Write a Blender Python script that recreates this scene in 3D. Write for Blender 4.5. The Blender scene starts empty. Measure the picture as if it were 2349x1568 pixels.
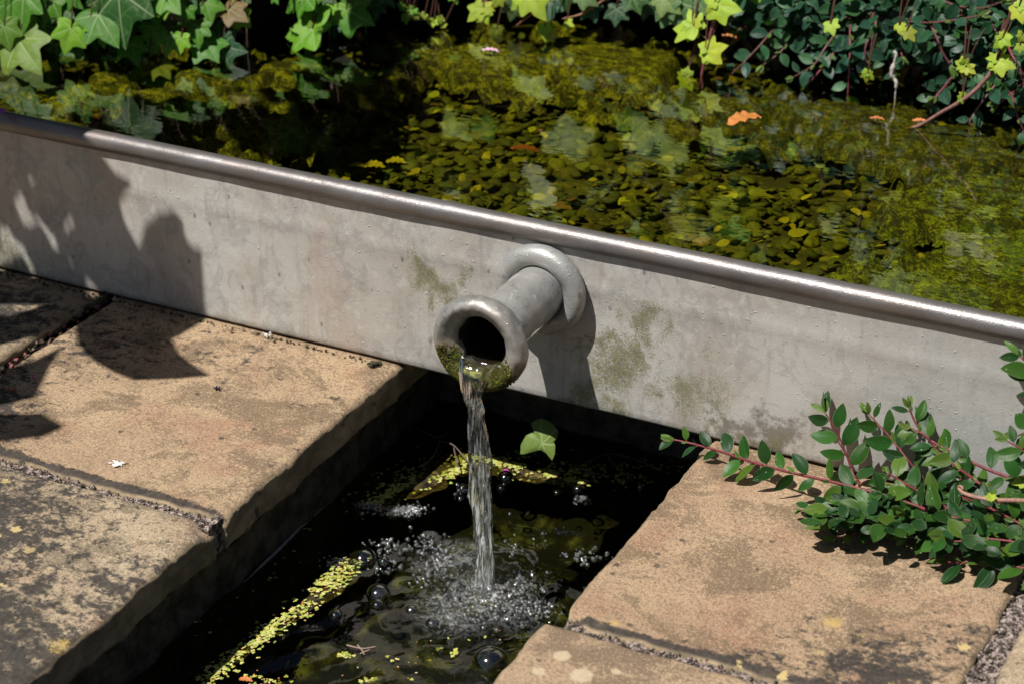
import bpy, math, random
import numpy as np
from mathutils import Vector, Matrix, noise
random.seed(7); rng = np.random.default_rng(7)
sc = bpy.context.scene; C = sc.collection
R = math.radians

# ------------------------------------------------------------------ camera, sky, sun, exposure
CAM = np.array([0.74084167, -1.54327142, 0.9385936])
PITCH, YAW, FPX, W0, H0 = R(27.24), R(26.6), 5018.0, 2349.0, 1568.0
FW = np.array([-math.sin(YAW)*math.cos(PITCH), math.cos(YAW)*math.cos(PITCH), -math.sin(PITCH)])
RT = np.array([math.cos(YAW), math.sin(YAW), 0.0]); UP = np.cross(RT, FW)
cd = bpy.data.cameras.new('camera'); cam = bpy.data.objects.new('camera', cd); C.objects.link(cam)
cam.matrix_world = Matrix([[RT[0], UP[0], -FW[0], CAM[0]], [RT[1], UP[1], -FW[1], CAM[1]],
                           [RT[2], UP[2], -FW[2], CAM[2]], [0, 0, 0, 1]])
cd.sensor_width = 36; cd.lens = FPX/W0*36; cd.clip_start = 0.05; cd.clip_end = 500
cd.dof.use_dof = True; cd.dof.focus_distance = 1.86; cd.dof.aperture_fstop = 8.0
sc.camera = cam
SD = np.array([0.26, 0.46, -1.0]); SD /= np.linalg.norm(SD)      # the way sunlight travels
SUN_EL = math.asin(-SD[2]); SUN_ROT = math.atan2(-SD[0], -SD[1])
world = bpy.data.worlds.new('World'); sc.world = world; world.use_nodes = True
wn = world.node_tree.nodes; sky = wn.new('ShaderNodeTexSky'); sky.sky_type = 'NISHITA'; sky.sun_disc = False
sky.sun_elevation = SUN_EL; sky.sun_rotation = SUN_ROT
world.node_tree.links.new(sky.outputs[0], wn['Background'].inputs[0]); wn['Background'].inputs[1].default_value = 0.030
sl = bpy.data.lights.new('sun', 'SUN'); sun = bpy.data.objects.new('sun', sl); C.objects.link(sun)
sl.energy = 5.0; sl.angle = R(0.53); sl.color = (1.0, 0.965, 0.91)
sun.rotation_euler = Vector(SD).to_track_quat('-Z', 'Y').to_euler(); sun.location = (-1, -2, 4)
sc.view_settings.view_transform = 'Standard'; sc.view_settings.look = 'None'
sc.view_settings.exposure = 0.34; sc.view_settings.gamma = 1.0; sc.view_settings.use_curve_mapping = False
sc.cycles.max_bounces = 10; sc.cycles.transparent_max_bounces = 24; sc.cycles.transmission_bounces = 10
sc.cycles.caustics_reflective = False; sc.cycles.caustics_refractive = False

# ------------------------------------------------------------------ measuring helpers
def ray(px, py):
    return FW + RT*(px-W0/2)/FPX - UP*(py-H0/2)/FPX
def at(px, py, n=(0, 0, 1), d=0.0):
    """point of the plane n.X = d seen at a photo position (survey of the photograph)"""
    r = ray(px, py); n = np.array(n, float)
    return CAM + r*((d-CAM@n)/(r@n))
def atz(px, py, z=0.0): return at(px, py, (0, 0, 1), z)
def aty(px, py, y=0.0): return at(px, py, (0, 1, 0), y)

# ------------------------------------------------------------------ object helpers
def tag(o, label=None, cat=None, group=None, kind=None):
    if label: o['label'] = label
    if cat: o['category'] = cat
    if group: o['group'] = group
    if kind: o['kind'] = kind
    return o
WL = {}
def empty(name, loc=(0, 0, 0)):
    o = bpy.data.objects.new(name, None); C.objects.link(o); o.location = loc; WL[o.name] = np.array(loc, float); o.empty_display_size = 0.02
    return o
class Acc:
    """collects pieces of one mesh"""
    def __init__(s): s.v = []; s.f = []; s.uv = []; s.c = []; s.n = 0
    def add(s, v, f, uv=None, col=(1, 1, 1)):
        v = np.asarray(v, float); s.v.append(v)
        s.f += [tuple(i+s.n for i in q) for q in f]; s.n += len(v)
        s.uv.append(np.zeros((len(v), 2)) if uv is None else np.asarray(uv, float))
        s.c.append(np.tile(np.array([*col, 1.0]), (len(v), 1)) if np.ndim(col) == 1 else col)
    def build(s, name, mat, parent=None, smooth=True, origin=None):
        v = np.vstack(s.v)
        org = np.zeros(3) if origin is None else np.asarray(origin, float)
        me = bpy.data.meshes.new(name); me.from_pydata((v-org).tolist(), [], s.f); me.update()
        uv = np.vstack(s.uv); li = np.empty(len(me.loops), dtype=np.int32); me.loops.foreach_get('vertex_index', li)
        ul = me.uv_layers.new(name='UVMap'); ul.data.foreach_set('uv', uv[li].ravel())
        ca = me.color_attributes.new('tint', 'FLOAT_COLOR', 'POINT'); ca.data.foreach_set('color', np.vstack(s.c).ravel())
        if smooth: me.polygons.foreach_set('use_smooth', [True]*len(me.polygons))
        me.materials.append(mat)
        o = bpy.data.objects.new(name, me); C.objects.link(o)
        if parent is not None:
            o.parent = parent; o.location = org - WL[parent.name]
        else: o.location = org
        WL[o.name] = org
        return o
def grid_faces(n, m, closed=False):
    f = []
    for i in range(n-1):
        for j in range(m if closed else m-1):
            k = (j+1) % m
            f.append((i*m+j, i*m+k, (i+1)*m+k, (i+1)*m+j))
    return f
def fbm(p, s=1.0, o=3):
    return noise.fractal(Vector(p)*s, 1.0, 2.0, o)
def nz(p, s=1.0): return noise.noise(Vector(p)*s)
def tube(acc, pts, rad, seg=8, col=(1, 1, 1), cap=True, jit=0.0):
    pts = np.asarray(pts, float); n = len(pts)
    rad = np.broadcast_to(rad, (n,)) if np.ndim(rad) else np.full(n, rad)
    vs = []; up = np.array([0.13, 0.21, 0.97])
    for i in range(n):
        t = pts[min(i+1, n-1)]-pts[max(i-1, 0)]; t /= np.linalg.norm(t)+1e-12
        a = np.cross(t, up); a /= np.linalg.norm(a)+1e-12; b = np.cross(t, a)
        for j in range(seg):
            th = 2*math.pi*j/seg
            vs.append(pts[i]+(a*math.cos(th)+b*math.sin(th))*rad[i]*(1+jit*(random.random()-.5)))
    f = grid_faces(n, seg, True)
    if cap: f += [tuple(range(seg))[::-1], tuple((n-1)*seg+j for j in range(seg))]
    acc.add(vs, f, None, col)
def smooth_path(pts, k=6):
    pts = np.asarray(pts, float); out = []
    P = np.vstack([2*pts[0]-pts[1], pts, 2*pts[-1]-pts[-2]])
    for i in range(1, len(P)-2):
        for q in range(k):
            t = q/k
            out.append(.5*((2*P[i])+(-P[i-1]+P[i+1])*t+(2*P[i-1]-5*P[i]+4*P[i+1]-P[i+2])*t*t+(-P[i-1]+3*P[i]-3*P[i+1]+P[i+2])*t**3))
    out.append(pts[-1]); return np.array(out)

# ------------------------------------------------------------------ material helper
class Mat:
    def __init__(s, name):
        s.m = bpy.data.materials.new(name); s.m.use_nodes = True
        s.t = s.m.node_tree; s.N = s.t.nodes; s.b = s.N['Principled BSDF']; s.out = s.N['Material Output']
    def link(s, a, b): s.t.links.new(a, b)
    def put(s, node, key, val):
        i = node.inputs[key]
        if isinstance(val, bpy.types.NodeSocket): s.link(val, i)
        elif i.type == 'RGBA' and len(val) == 3: i.default_value = (*val, 1)
        else: i.default_value = val
    def node(s, typ, outk=0, props=None, **kw):
        n = s.N.new('ShaderNode'+typ)
        for k, v in (props or {}).items(): setattr(n, k, v)
        for k, v in kw.items(): s.put(n, int(k[1:]) if k[0] == '_' else k.replace('__', ' '), v)
        return n.outputs[outk]
    def pos(s): return s.node('NewGeometry', 'Position')
    def noise(s, vec, scale, detail=4, rough=.55, dist=0.0, out=0):
        return s.node('TexNoise', out, None, Vector=vec, Scale=scale, Detail=detail, Roughness=rough, Distortion=dist)
    def vor(s, vec, scale, feature='F1', out=0, rnd=1.0):
        return s.node('TexVoronoi', out, {'feature': feature}, Vector=vec, Scale=scale, Randomness=rnd)
    def math(s, op, a, b=0.0, c=0.0, clamp=False):
        return s.node('Math', 0, {'operation': op, 'use_clamp': clamp}, _0=a, _1=b, _2=c)
    def ramp(s, fac, lo, hi, a=0.0, b=1.0, smooth=True):
        return s.node('MapRange', 0, {'interpolation_type': 'SMOOTHSTEP' if smooth else 'LINEAR'}, _0=fac, _1=lo, _2=hi, _3=a, _4=b)
    def mix(s, fac, a, b, mode='MIX'):
        n = s.N.new('ShaderNodeMix'); n.data_type = 'RGBA'; n.blend_type = mode
        s.put(n, 0, fac); s.put(n, 6, a); s.put(n, 7, b); return n.outputs[2]
    def scale(s, vec, v): return s.node('VectorMath', 0, {'operation': 'MULTIPLY'}, _0=vec, _1=v)
    def blobs(s, pos, lst):
        """smooth union of soft balls (x, y, z, radius, weight)"""
        acc = None
        for x, y, z, r, w in lst:
            d = s.node('VectorMath', 'Value', {'operation': 'DISTANCE'}, _0=pos, _1=(x, y, z))
            v = s.ramp(d, 0.0, r, w, 0.0)
            acc = v if acc is None else s.math('MAXIMUM', acc, v)
        return acc
    def bump(s, h, dist, strength=1.0, nrm=None):
        n = s.N.new('ShaderNodeBump'); s.put(n, 'Height', h); n.inputs['Distance'].default_value = dist
        n.inputs['Strength'].default_value = strength
        if nrm is not None: s.put(n, 'Normal', nrm)
        return n.outputs[0]
    def base(s, col, rough=.8, nrm=None, metal=0.0, spec=.5):
        s.put(s.b, 'Base Color', col); s.put(s.b, 'Roughness', rough); s.put(s.b, 'Metallic', metal)
        s.put(s.b, 'Specular IOR Level', spec)
        if nrm is not None: s.put(s.b, 'Normal', nrm)
        return s.m

def sandstone(name, base, alt, lich, pale=(), side=False, general=.0, yellow=(), line=None):
    M = Mat(name); p = M.pos()
    warp = M.noise(p, 18, 3)
    big = M.noise(p, 9, 5, .6); mid = M.noise(p, 55, 5, .65); fine = M.noise(p, 620, 2, .7); grain = M.noise(p, 260, 4, .8)
    col = M.mix(M.ramp(big, .38, .66), base, alt)
    col = M.mix(M.ramp(mid, .45, .75, 0, .55), col, tuple(c*.72 for c in base))
    col = M.mix(M.ramp(mid, .25, .42, .35, 0), col, tuple(min(1, c*1.25) for c in base))
    red = M.ramp(M.noise(p, 14, 4, .6, .6), .52, .68, 0, .7)
    col = M.mix(red, col, (base[0]*.78, base[1]*.6, base[2]*.62))
    soot = M.ramp(M.noise(M.scale(p, (1, 1.3, 1)), 15, 6, .72, .5), .46, .66, .0, .20)
    col = M.mix(M.ramp(soot, .02, .2, 0, .45), col, (base[0]*.5, base[1]*.47, base[2]*.5))
    col = M.mix(M.ramp(M.math('ADD', grain, soot), .50, .62, 0, .62), col, tuple(c*.42 for c in base))
    col = M.mix(M.ramp(M.math('ADD', fine, soot), .52, .62, 0, .6), col, tuple(c*.36 for c in base))
    col = M.mix(M.ramp(fine, .36, .46, .45, 0), col, tuple(min(1, c*1.35) for c in base))
    # soot black lichen: ragged patches where the mask is strong
    mask = M.blobs(p, lich) if lich else 0.0
    sp = M.scale(p, (1.0, 1.25, 1.0))
    n1 = M.noise(sp, 62, 6, .72, .3); n2 = M.noise(p, 210, 4, .75)
    s1 = M.math('ADD', n1, M.math('MULTIPLY', mask, .34)); s1 = M.math('ADD', s1, general)
    s1 = M.math('ADD', s1, M.math('MULTIPLY', M.math('SUBTRACT', n2, .5), .22))
    if line is not None:
        yy_ = M.node('SeparateXYZ', 1, None, _0=p); ln = M.ramp(M.math('ABSOLUTE', M.math('SUBTRACT', yy_, line)), .002, .014, .42, 0)
        s1 = M.math('ADD', s1, ln)
    s1 = M.math('ADD', s1, M.math('MULTIPLY', M.math('SUBTRACT', grain, .5), .35))
    black = M.ramp(s1, .62, .79)
    dark = M.mix(M.ramp(n2, .3, .7), (.045, .042, .04), (.012, .012, .013))
    col = M.mix(M.math('MULTIPLY', black, .9), col, dark)
    pv = M.vor(p, 210); ps_ = M.ramp(M.node('TexVoronoi', 'Color', None, Vector=p, Scale=210.0), .80, .82)
    pit = M.math('MULTIPLY', M.ramp(M.math('ADD', pv, M.math('MULTIPLY', M.math('SUBTRACT', fine, .5), .5)), .12, .26, 1, 0), ps_)
    col = M.mix(M.math('MULTIPLY', pit, .7), col, (.05, .036, .025))
    # loose small black specks
    v = M.vor(p, 70); sel = M.ramp(M.node('TexVoronoi', 'Color', None, Vector=p, Scale=70.0), .78, .8)
    spk = M.math('MULTIPLY', M.ramp(M.math('ADD', v, M.math('MULTIPLY', M.math('SUBTRACT', n2, .5), .5)), .16, .2, 1, 0), sel)
    col = M.mix(M.math('MULTIPLY', spk, .75), col, (.05, .04, .035))
    if pale:
        pm = M.math('ADD', M.blobs(p, pale), M.math('MULTIPLY', M.math('SUBTRACT', n2, .5), .7))
        col = M.mix(M.ramp(pm, .42, .6, 0, .6), col, (.52, .43, .29))
    if yellow:
        ym = M.math('ADD', M.blobs(p, yellow), M.math('MULTIPLY', M.math('SUBTRACT', n2, .5), 1.1))
        ym = M.math('ADD', ym, M.math('MULTIPLY', M.math('SUBTRACT', fine, .5), 1.2))
        col = M.mix(M.ramp(ym, .62, .85, 0, .8), col, (.46, .32, .10))
        yv = M.vor(p, 55); ys = M.ramp(M.node('TexVoronoi', 'Color', None, Vector=p, Scale=55.0), .72, .74)
        yy = M.math('MULTIPLY', M.math('MULTIPLY', M.ramp(M.math('ADD', yv, M.math('MULTIPLY', M.math('SUBTRACT', n2, .5), .7)), .2, .27, 1, 0), ys), M.ramp(mask, .3, .6))
        col = M.mix(M.math('MULTIPLY', yy, .85), col, (.5, .38, .17))
    # sawn sides: weathered blotches, stone colour lifted in place of bounced light
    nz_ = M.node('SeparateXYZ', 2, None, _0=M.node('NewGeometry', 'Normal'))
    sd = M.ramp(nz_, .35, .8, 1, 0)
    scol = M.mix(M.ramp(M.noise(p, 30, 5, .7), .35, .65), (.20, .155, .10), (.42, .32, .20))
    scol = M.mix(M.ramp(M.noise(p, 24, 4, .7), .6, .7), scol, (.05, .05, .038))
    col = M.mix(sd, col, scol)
    h = M.math('ADD', M.math('MULTIPLY', mid, .5), M.math('MULTIPLY', grain, .35)); h = M.math('ADD', h, M.math('MULTIPLY', fine, .2))
    return M.base(col, .9, M.bump(h, .0016, .9), spec=.25)

def mat_simple(name, a, b, sc1=60, rough=.8, bump=.001, spec=.3, lo=.35, hi=.65):
    M = Mat(name); p = M.pos(); n = M.noise(p, sc1, 5, .65)
    return M.base(M.mix(M.ramp(n, lo, hi), a, b), rough, M.bump(n, bump), spec=spec)

def leaf_mat(name, kind, rough=.42, trans=.3, spec=.4):
    M = Mat(name); p = M.pos()
    tint = M.node('VertexColor', 0, {'layer_name': 'tint'})
    n = M.noise(p, 90, 3, .6); col = M.mix(M.ramp(n, .3, .7, 0, .45), tint, M.mix(1.0, tint, (.55, .6, .6), 'MULTIPLY'))
    uv = M.node('TexCoord', 'UV'); sp = M.N.new('ShaderNodeSeparateXYZ'); M.link(uv, sp.inputs[0]); u, v = sp.outputs[0], sp.outputs[1]
    if kind == 'ivy':
        x = M.math('SUBTRACT', u, .5); y = M.math('SUBTRACT', v, .5); best = None
        for a in (0, 50, -50, 112, -112):
            c_, s_ = math.cos(R(a)), math.sin(R(a))
            al = M.math('ADD', M.math('MULTIPLY', x, c_), M.math('MULTIPLY', y, s_))
            pe = M.math('ABSOLUTE', M.math('SUBTRACT', M.math('MULTIPLY', x, s_), M.math('MULTIPLY', y, c_)))
            pe = M.math('ADD', pe, M.ramp(al, -.02, 0, 1, 0)); pe = M.math('ADD', pe, M.math('MULTIPLY', al, .012))
            best = pe if best is None else M.math('MINIMUM', best, pe)
        wv = M.node('TexVoronoi', 0, {'feature': 'DISTANCE_TO_EDGE'}, Vector=uv, Scale=11.0)
        vein = M.math('MAXIMUM', M.ramp(best, .003, .013, .75, 0), M.ramp(wv, .0, .05, .22, 0))
        light = M.mix(.6, tint, (.42, .50, .26))
        col = M.mix(vein, col, light); h = vein
        spots = M.ramp(M.noise(p, 42, 5, .7), .70, .74, 0, .5); col = M.mix(spots, col, (.16, .09, .04))
    else:
        x = M.math('ABSOLUTE', M.math('SUBTRACT', u, .5))
        mid = M.ramp(x, .008, .035, .5, 0); edge = M.ramp(x, .455, .49, 0, .55)
        vn = M.math('ABSOLUTE', M.math('SINE', M.math('MULTIPLY', M.math('SUBTRACT', v, x), 42.0)))
        col = M.mix(M.ramp(vn, .0, .25, .10, 0), col, (.2, .28, .12))
        col = M.mix(mid, col, M.mix(.6, tint, (.03, .05, .02))); col = M.mix(edge, col, M.mix(.5, tint, (.55, .6, .4)))
        speck = M.ramp(M.noise(p, 420, 1), .76, .78, 0, .6); col = M.mix(speck, col, (.55, .58, .5))
        h = M.math('ADD', mid, M.math('MULTIPLY', vn, -.15))
    nrm = M.bump(h, .0006, .5)
    M.base(col, rough, nrm, spec=spec)
    tr = M.N.new('ShaderNodeBsdfTranslucent'); M.put(tr, 'Color', M.mix(1.0, col, (1.5, 1.6, .6), 'MULTIPLY'))
    mx = M.N.new('ShaderNodeMixShader'); mx.inputs[0].default_value = trans
    M.link(M.b.outputs[0], mx.inputs[1]); M.link(tr.outputs[0], mx.inputs[2]); M.link(mx.outputs[0], M.out.inputs[0])
    return M.m

def water_mat(name, tint, ior=1.33, bump=None, rough=.01, boost=1.0, white=None):
    M = Mat(name); M.N.remove(M.b)
    p = M.pos(); nrm = None
    if bump: nrm = bump(M, p)
    fr = M.N.new('ShaderNodeFresnel'); fr.inputs[0].default_value = ior
    gl = M.N.new('ShaderNodeBsdfGlossy'); gl.inputs['Roughness'].default_value = rough; gl.inputs[0].default_value = (1, 1, 1, 1)
    if nrm is not None: M.link(nrm, fr.inputs['Normal']); M.link(nrm, gl.inputs['Normal'])
    tr = M.N.new('ShaderNodeBsdfTransparent'); tr.inputs[0].default_value = (*tint, 1)
    fac = M.math('MULTIPLY', fr.outputs[0], boost, clamp=True)
    mx = M.N.new('ShaderNodeMixShader'); M.link(fac, mx.inputs[0]); M.link(tr.outputs[0], mx.inputs[1]); M.link(gl.outputs[0], mx.inputs[2])
    res = mx.outputs[0]
    if white:
        df = M.N.new('ShaderNodeBsdfDiffuse'); df.inputs[0].default_value = (.8, .82, .82, 1)
        m2 = M.N.new('ShaderNodeMixShader'); M.link(white(M, p), m2.inputs[0]); M.link(res, m2.inputs[1]); M.link(df.outputs[0], m2.inputs[2]); res = m2.outputs[0]
    M.link(res, M.out.inputs[0]); return M.m

# ------------------------------------------------------------------ materials
def lead_material(name, blot=1.0, stains=True, dark=1.0, metal=.15, rough=.55, moss=()):
    M = Mat(name); p = M.pos(); wv_ = M.node('VectorMath', 0, {'operation': 'SUBTRACT'}, _0=M.node('TexNoise', 'Color', None, Vector=M.scale(p, (1, 1, .6)), Scale=32.0, Detail=3.0), _1=(.5, .5, .5)); pw = M.node('VectorMath', 0, {'operation': 'ADD'}, _0=p, _1=M.scale(wv_, (.13, .0, .10)))
    q = M.scale(p, (1, 1, .8))
    a = M.noise(q, 26, 6, .62, .5); b = M.noise(q, 60, 5, .6, .8); fine = M.noise(p, 700, 2); g = M.noise(p, 8, 3)
    c0 = (.43*dark, .40*dark, .36*dark); c1 = (.52*dark, .51*dark, .475*dark); c2 = (.29*dark, .28*dark, .265*dark)
    if not stains: c0, c1, c2 = (.34*dark, .33*dark, .31*dark), (.42*dark, .43*dark, .42*dark), (.24*dark, .25*dark, .26*dark)
    col = M.mix(M.ramp(g, .35, .65), c0, c1)
    col = M.mix(M.ramp(a, .52, .55, 0, .36*blot), col, c2); col = M.mix(M.ramp(a, .60, .62, 0, .5*blot), col, c1)
    col = M.mix(M.ramp(b, .42, .38, 0, .4*blot), col, tuple(c*1.16 for c in c1))
    col = M.mix(M.ramp(b, .60, .615, 0, .28*blot), col, tuple(c*.85 for c in c2))
    col = M.mix(M.ramp(M.noise(q, 12, 4, .6), .5, .68, 0, .5), col, (.42*dark, .34*dark, .28*dark))
    col = M.mix(M.ramp(M.node('SeparateXYZ', 0, None, _0=p), .12, .42, 0, .6), col, (.40*dark, .41*dark, .40*dark))
    e1 = M.math('ABSOLUTE', M.math('SUBTRACT', M.noise(q, 19, 6, .62, .9), .5)); col = M.mix(M.ramp(e1, .0, .006, .35*blot, 0), col, c2)
    dk_ = M.noise(M.scale(p, (1, 1, 2.5)), 45, 5, .7, .6); col = M.mix(M.ramp(dk_, .58, .72, 0, .3+.35*(1-stains)), col, (.17*dark, .17*dark, .175*dark))
    v = M.vor(M.scale(p, (1, 1, .6)), 75); sel = M.ramp(M.node('TexVoronoi', 'Color', None, Vector=M.scale(p, (1, 1, .6)), Scale=75.0), .8, .82)
    drip = M.math('MULTIPLY', M.ramp(M.math('ADD', v, M.math('MULTIPLY', b, .3)), .24, .28, 1, 0), sel)
    col = M.mix(M.math('MULTIPLY', drip, .55), col, (.08, .075, .065))
    col = M.mix(M.ramp(fine, .6, .75, 0, .3), col, tuple(c*.5 for c in c2))
    n3 = M.noise(p, 120, 6, .75); n4 = M.noise(p, 480, 3, .8)
    if stains:
        w = M.blobs(pw, [(-.10, 0, .07, .085, 1), (.09, 0, .06, .12, 1), (.20, 0, .03, .07, .8), (-.05, 0, .02, .09, .9)])
        wm = M.math('ADD', w, M.math('MULTIPLY', M.math('SUBTRACT', n3, .5), 1.4))
        col = M.mix(M.ramp(wm, .45, .8, 0, .55), col, (.56, .55, .52))
        sk_ = M.noise(M.scale(p, (1, 1, .12)), 90, 4, .65, .3); col = M.mix(M.ramp(sk_, .56, .70, 0, .28), col, (.22, .20, .175)); col = M.mix(M.ramp(sk_, .44, .30, 0, .22), col, (.58, .57, .54))
        d = M.blobs(pw, [(.17, 0, .015, .06, 1), (.205, 0, .01, .07, 1), (-.09, 0, .045, .045, .8), (.12, 0, .03, .05, .6), (.26, 0, -.005, .05, .7), (.03, 0, -.01, .05, .9)])
        dm = M.math('ADD', d, M.math('MULTIPLY', M.math('SUBTRACT', n3, .5), 1.6))
        col = M.mix(M.ramp(dm, .5, .95, 0, .75), col, (.13, .105, .08))
        gm = M.blobs(pw, [(-.118, 0, .092, .038, 1), (-.105, 0, .07, .035, .8), (.095, 0, .095, .045, .85), (.075, 0, .05, .05, .9), (.135, 0, .045, .05, .75),
                         (.055, 0, .02, .05, .9), (.045, 0, .06, .03, .8), (.20, 0, .004, .03, .6), (-.08, 0, .10, .025, .7), (-.6, 0, .0, .1, .7)])
        gs = M.math('ADD', M.math('MULTIPLY', gm, .72), M.math('MULTIPLY', M.math('SUBTRACT', n3, .5), 1.0))
        gs = M.math('ADD', gs, M.math('MULTIPLY', M.math('SUBTRACT', n4, .5), .9))
        gs = M.math('ADD', gs, M.math('MULTIPLY', M.math('SUBTRACT', fine, .5), .8))
        col = M.mix(M.ramp(gs, .14, .66, 0, .82), col, M.mix(M.ramp(n4, .4, .6), (.05, .055, .02), (.22, .21, .07)))
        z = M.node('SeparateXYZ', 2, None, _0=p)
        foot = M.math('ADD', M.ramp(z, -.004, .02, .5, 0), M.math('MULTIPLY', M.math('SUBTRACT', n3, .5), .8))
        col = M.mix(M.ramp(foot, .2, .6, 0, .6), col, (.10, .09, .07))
    if moss:
        ms = M.math('ADD', M.blobs(p, moss), M.math('ADD', M.math('MULTIPLY', M.math('SUBTRACT', n3, .5), 1.7), M.math('MULTIPLY', M.math('SUBTRACT', n4, .5), .8)))
        col = M.mix(M.ramp(ms, .42, .62, 0, .95), col, M.mix(M.ramp(n4, .35, .65), (.022, .026, .006), (.14, .14, .02)))
        tn = M.math('ADD', M.blobs(p, [(x, y, z, r*1.6, w) for x, y, z, r, w in moss]), M.math('MULTIPLY', M.math('SUBTRACT', n3, .5), .9))
        col = M.mix(M.ramp(tn, .42, .7, 0, .5), col, (.34, .27, .17))
        col = M.mix(M.ramp(ms, .42, .62, 0, .95), col, M.mix(M.ramp(n4, .35, .65), (.02, .024, .006), (.13, .13, .02)))
    pim = M.ramp(M.noise(p, 260, 2, .4), .68, .78); dent = M.noise(p, 35, 3)
    h = M.math('ADD', M.math('MULTIPLY', pim, .5), M.math('MULTIPLY', dent, .7)); h = M.math('ADD', h, M.math('MULTIPLY', n4, .25))
    return M.base(col, M.ramp(a, .3, .7, rough-.06, rough+.08), M.bump(h, .0011, .8), metal=metal, spec=.45)

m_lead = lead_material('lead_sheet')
def rail_mat():
    M = Mat('lead_rail'); p = M.pos(); q = M.scale(p, (.5, 1, 1))
    a = M.noise(q, 40, 5, .6); f = M.noise(p, 900, 2, .6); g = M.noise(q, 14, 3)
    col = M.mix(M.ramp(a, .35, .65), (.165, .15, .145), (.22, .215, .215)); col = M.mix(M.ramp(g, .5, .7, 0, .6), col, (.24, .195, .17)); col = M.mix(M.ramp(f, .5, .6, 0, .3), col, (.12, .1, .09))
    h = M.math('ADD', M.math('MULTIPLY', f, .5), M.math('MULTIPLY', M.noise(p, 60, 3), .8))
    return M.base(col, M.ramp(f, .4, .6, .33, .46), M.bump(h, .0005, 1.0), metal=.6, spec=.5)
m_rail = rail_mat()

m_pipe = lead_material('lead_pipe', 1.6, False, .98, .35, .42)
m_ring = lead_material('lead_ring', 1.2, False, 1.0, .35, .40)
m_mouth = lead_material('lead_mouth', 1.5, False, .95, .5, .36,
    moss=[(-.026, -.133, .086, .036, 1.15), (.022, -.133, .086, .030, 1.15), (0, -.13, .076, .040, 1.15), (-.031, -.132, .100, .018, .9)])
m_inner = mat_simple('pipe_bore', (.008, .007, .005), (.03, .022, .012), 150, .5)
m_mortar = mat_simple('mortar', (.40, .32, .28), (.05, .04, .032), 230, .95, .003, .2, .40, .56)
m_shade_soil = mat_simple('soil', (.006, .005, .004), (.016, .013, .009), 40, 1.0, .01, .02)  # soil kept near black, so the hollow's shade is in its colour
m_bed = mat_simple('rill_bed', (.010, .010, .005), (.12, .125, .03), 24, .9, .004, .1, .50, .74)
m_wallr = mat_simple('rill_wall', (.03, .028, .022), (.13, .115, .09), 45, .8, .004, .2)
def algae_mat(nm, dk, lt, s=1.0):
    M = Mat(nm); p = M.pos(); q = M.scale(p, (1, 1.8, 1))
    n = M.noise(q, 55*s, 7, .75, .6); n2 = M.noise(q, 420, 3, .8, .5); g = M.noise(p, 10, 3)
    f = M.math('ADD', M.math('MULTIPLY', n, .6), M.math('MULTIPLY', n2, .45))
    col = M.mix(M.ramp(f, .46, .62), dk, lt); col = M.mix(M.ramp(M.noise(q, 24*s, 5, .7, .5), .47, .60, 0, .85), col, dk)
    col = M.mix(M.ramp(M.noise(p, 300, 1), .73, .75, 0, .9), col, (.45, .25, .10))
    return M.base(col, .75, M.bump(f, .004, 1.0), spec=.4)
m_algae = algae_mat('algae', (.018, .02, .002), (.38, .38, .014), 1.7)
m_algae2 = algae_mat('algae_green', (.014, .017, .003), (.26, .31, .012), 1.8)
m_algae3 = algae_mat('algae_dark', (.016, .018, .002), (.21, .21, .012), 1.7)
m_pondbed = algae_mat('pond_bed', (.03, .03, .003), (.14, .13, .006), .6)
def pebble_mat():
    M = Mat('pebble'); p = M.pos(); r = M.node('ObjectInfo', 'Random'); ri = M.node('NewGeometry', 'Random Per Island')
    k = M.math('FRACT', M.math('ADD', r, ri)); n = M.noise(p, 160, 4, .7)
    cr = M.N.new('ShaderNodeValToRGB'); M.link(k, cr.inputs[0]); e = cr.color_ramp.elements
    e[0].position = 0; e[0].color = (.035, .045, .004, 1); e[1].position = 1; e[1].color = (.34, .27, .012, 1)
    for q, c in ((.4, (.065, .072, .005, 1)), (.75, (.10, .11, .006, 1)), (.93, (.16, .16, .008, 1))):
        x = e.new(q); x.color = c
    col = M.mix(M.ramp(n, .4, .7, 0, .7), cr.outputs[0], (.03, .032, .004))
    return M.base(col, .7, M.bump(n, .002), spec=.3)
m_pebble = pebble_mat()
m_ivy = leaf_mat('ivy_leaf', 'ivy', .48, .28, .22)
m_cot = leaf_mat('cotoneaster_leaf', 'cot', .34, .22, .24)
M = Mat('stem'); tint = M.node('VertexColor', 0, {'layer_name': 'tint'}); n_ = M.noise(M.pos(), 300, 3)
m_stem = M.base(M.mix(M.ramp(n_, .35, .65, 0, .6), tint, M.mix(1.0, tint, (.45, .4, .4), 'MULTIPLY')), .5, M.bump(n_, .0004), spec=.4)
M = Mat('tinted'); tint = M.node('VertexColor', 0, {'layer_name': 'tint'}); n_ = M.noise(M.pos(), 350, 4, .7)
m_tint = M.base(M.mix(M.ramp(n_, .35, .7, 0, .6), tint, M.mix(1.0, tint, (.5, .45, .4), 'MULTIPLY')), .65, M.bump(n_, .0006), spec=.35)
def pond_bump(M, p):
    q = M.scale(p, (1, 1.6, 1)); a = M.noise(q, 16, 3, .5, .4); b = M.noise(q, 70, 2, .5)
    return M.bump(M.math('ADD', a, M.math('MULTIPLY', b, .06)), .004, .13)
m_pond = water_mat('pond_water', (.80, .79, .40), 1.33, pond_bump, .010, 2.4)
def rill_bump(M, p):
    a = M.noise(M.scale(p, (1.6, 1, 1)), 28, 3, .5, .5); return M.bump(a, .004, .4)
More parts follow.
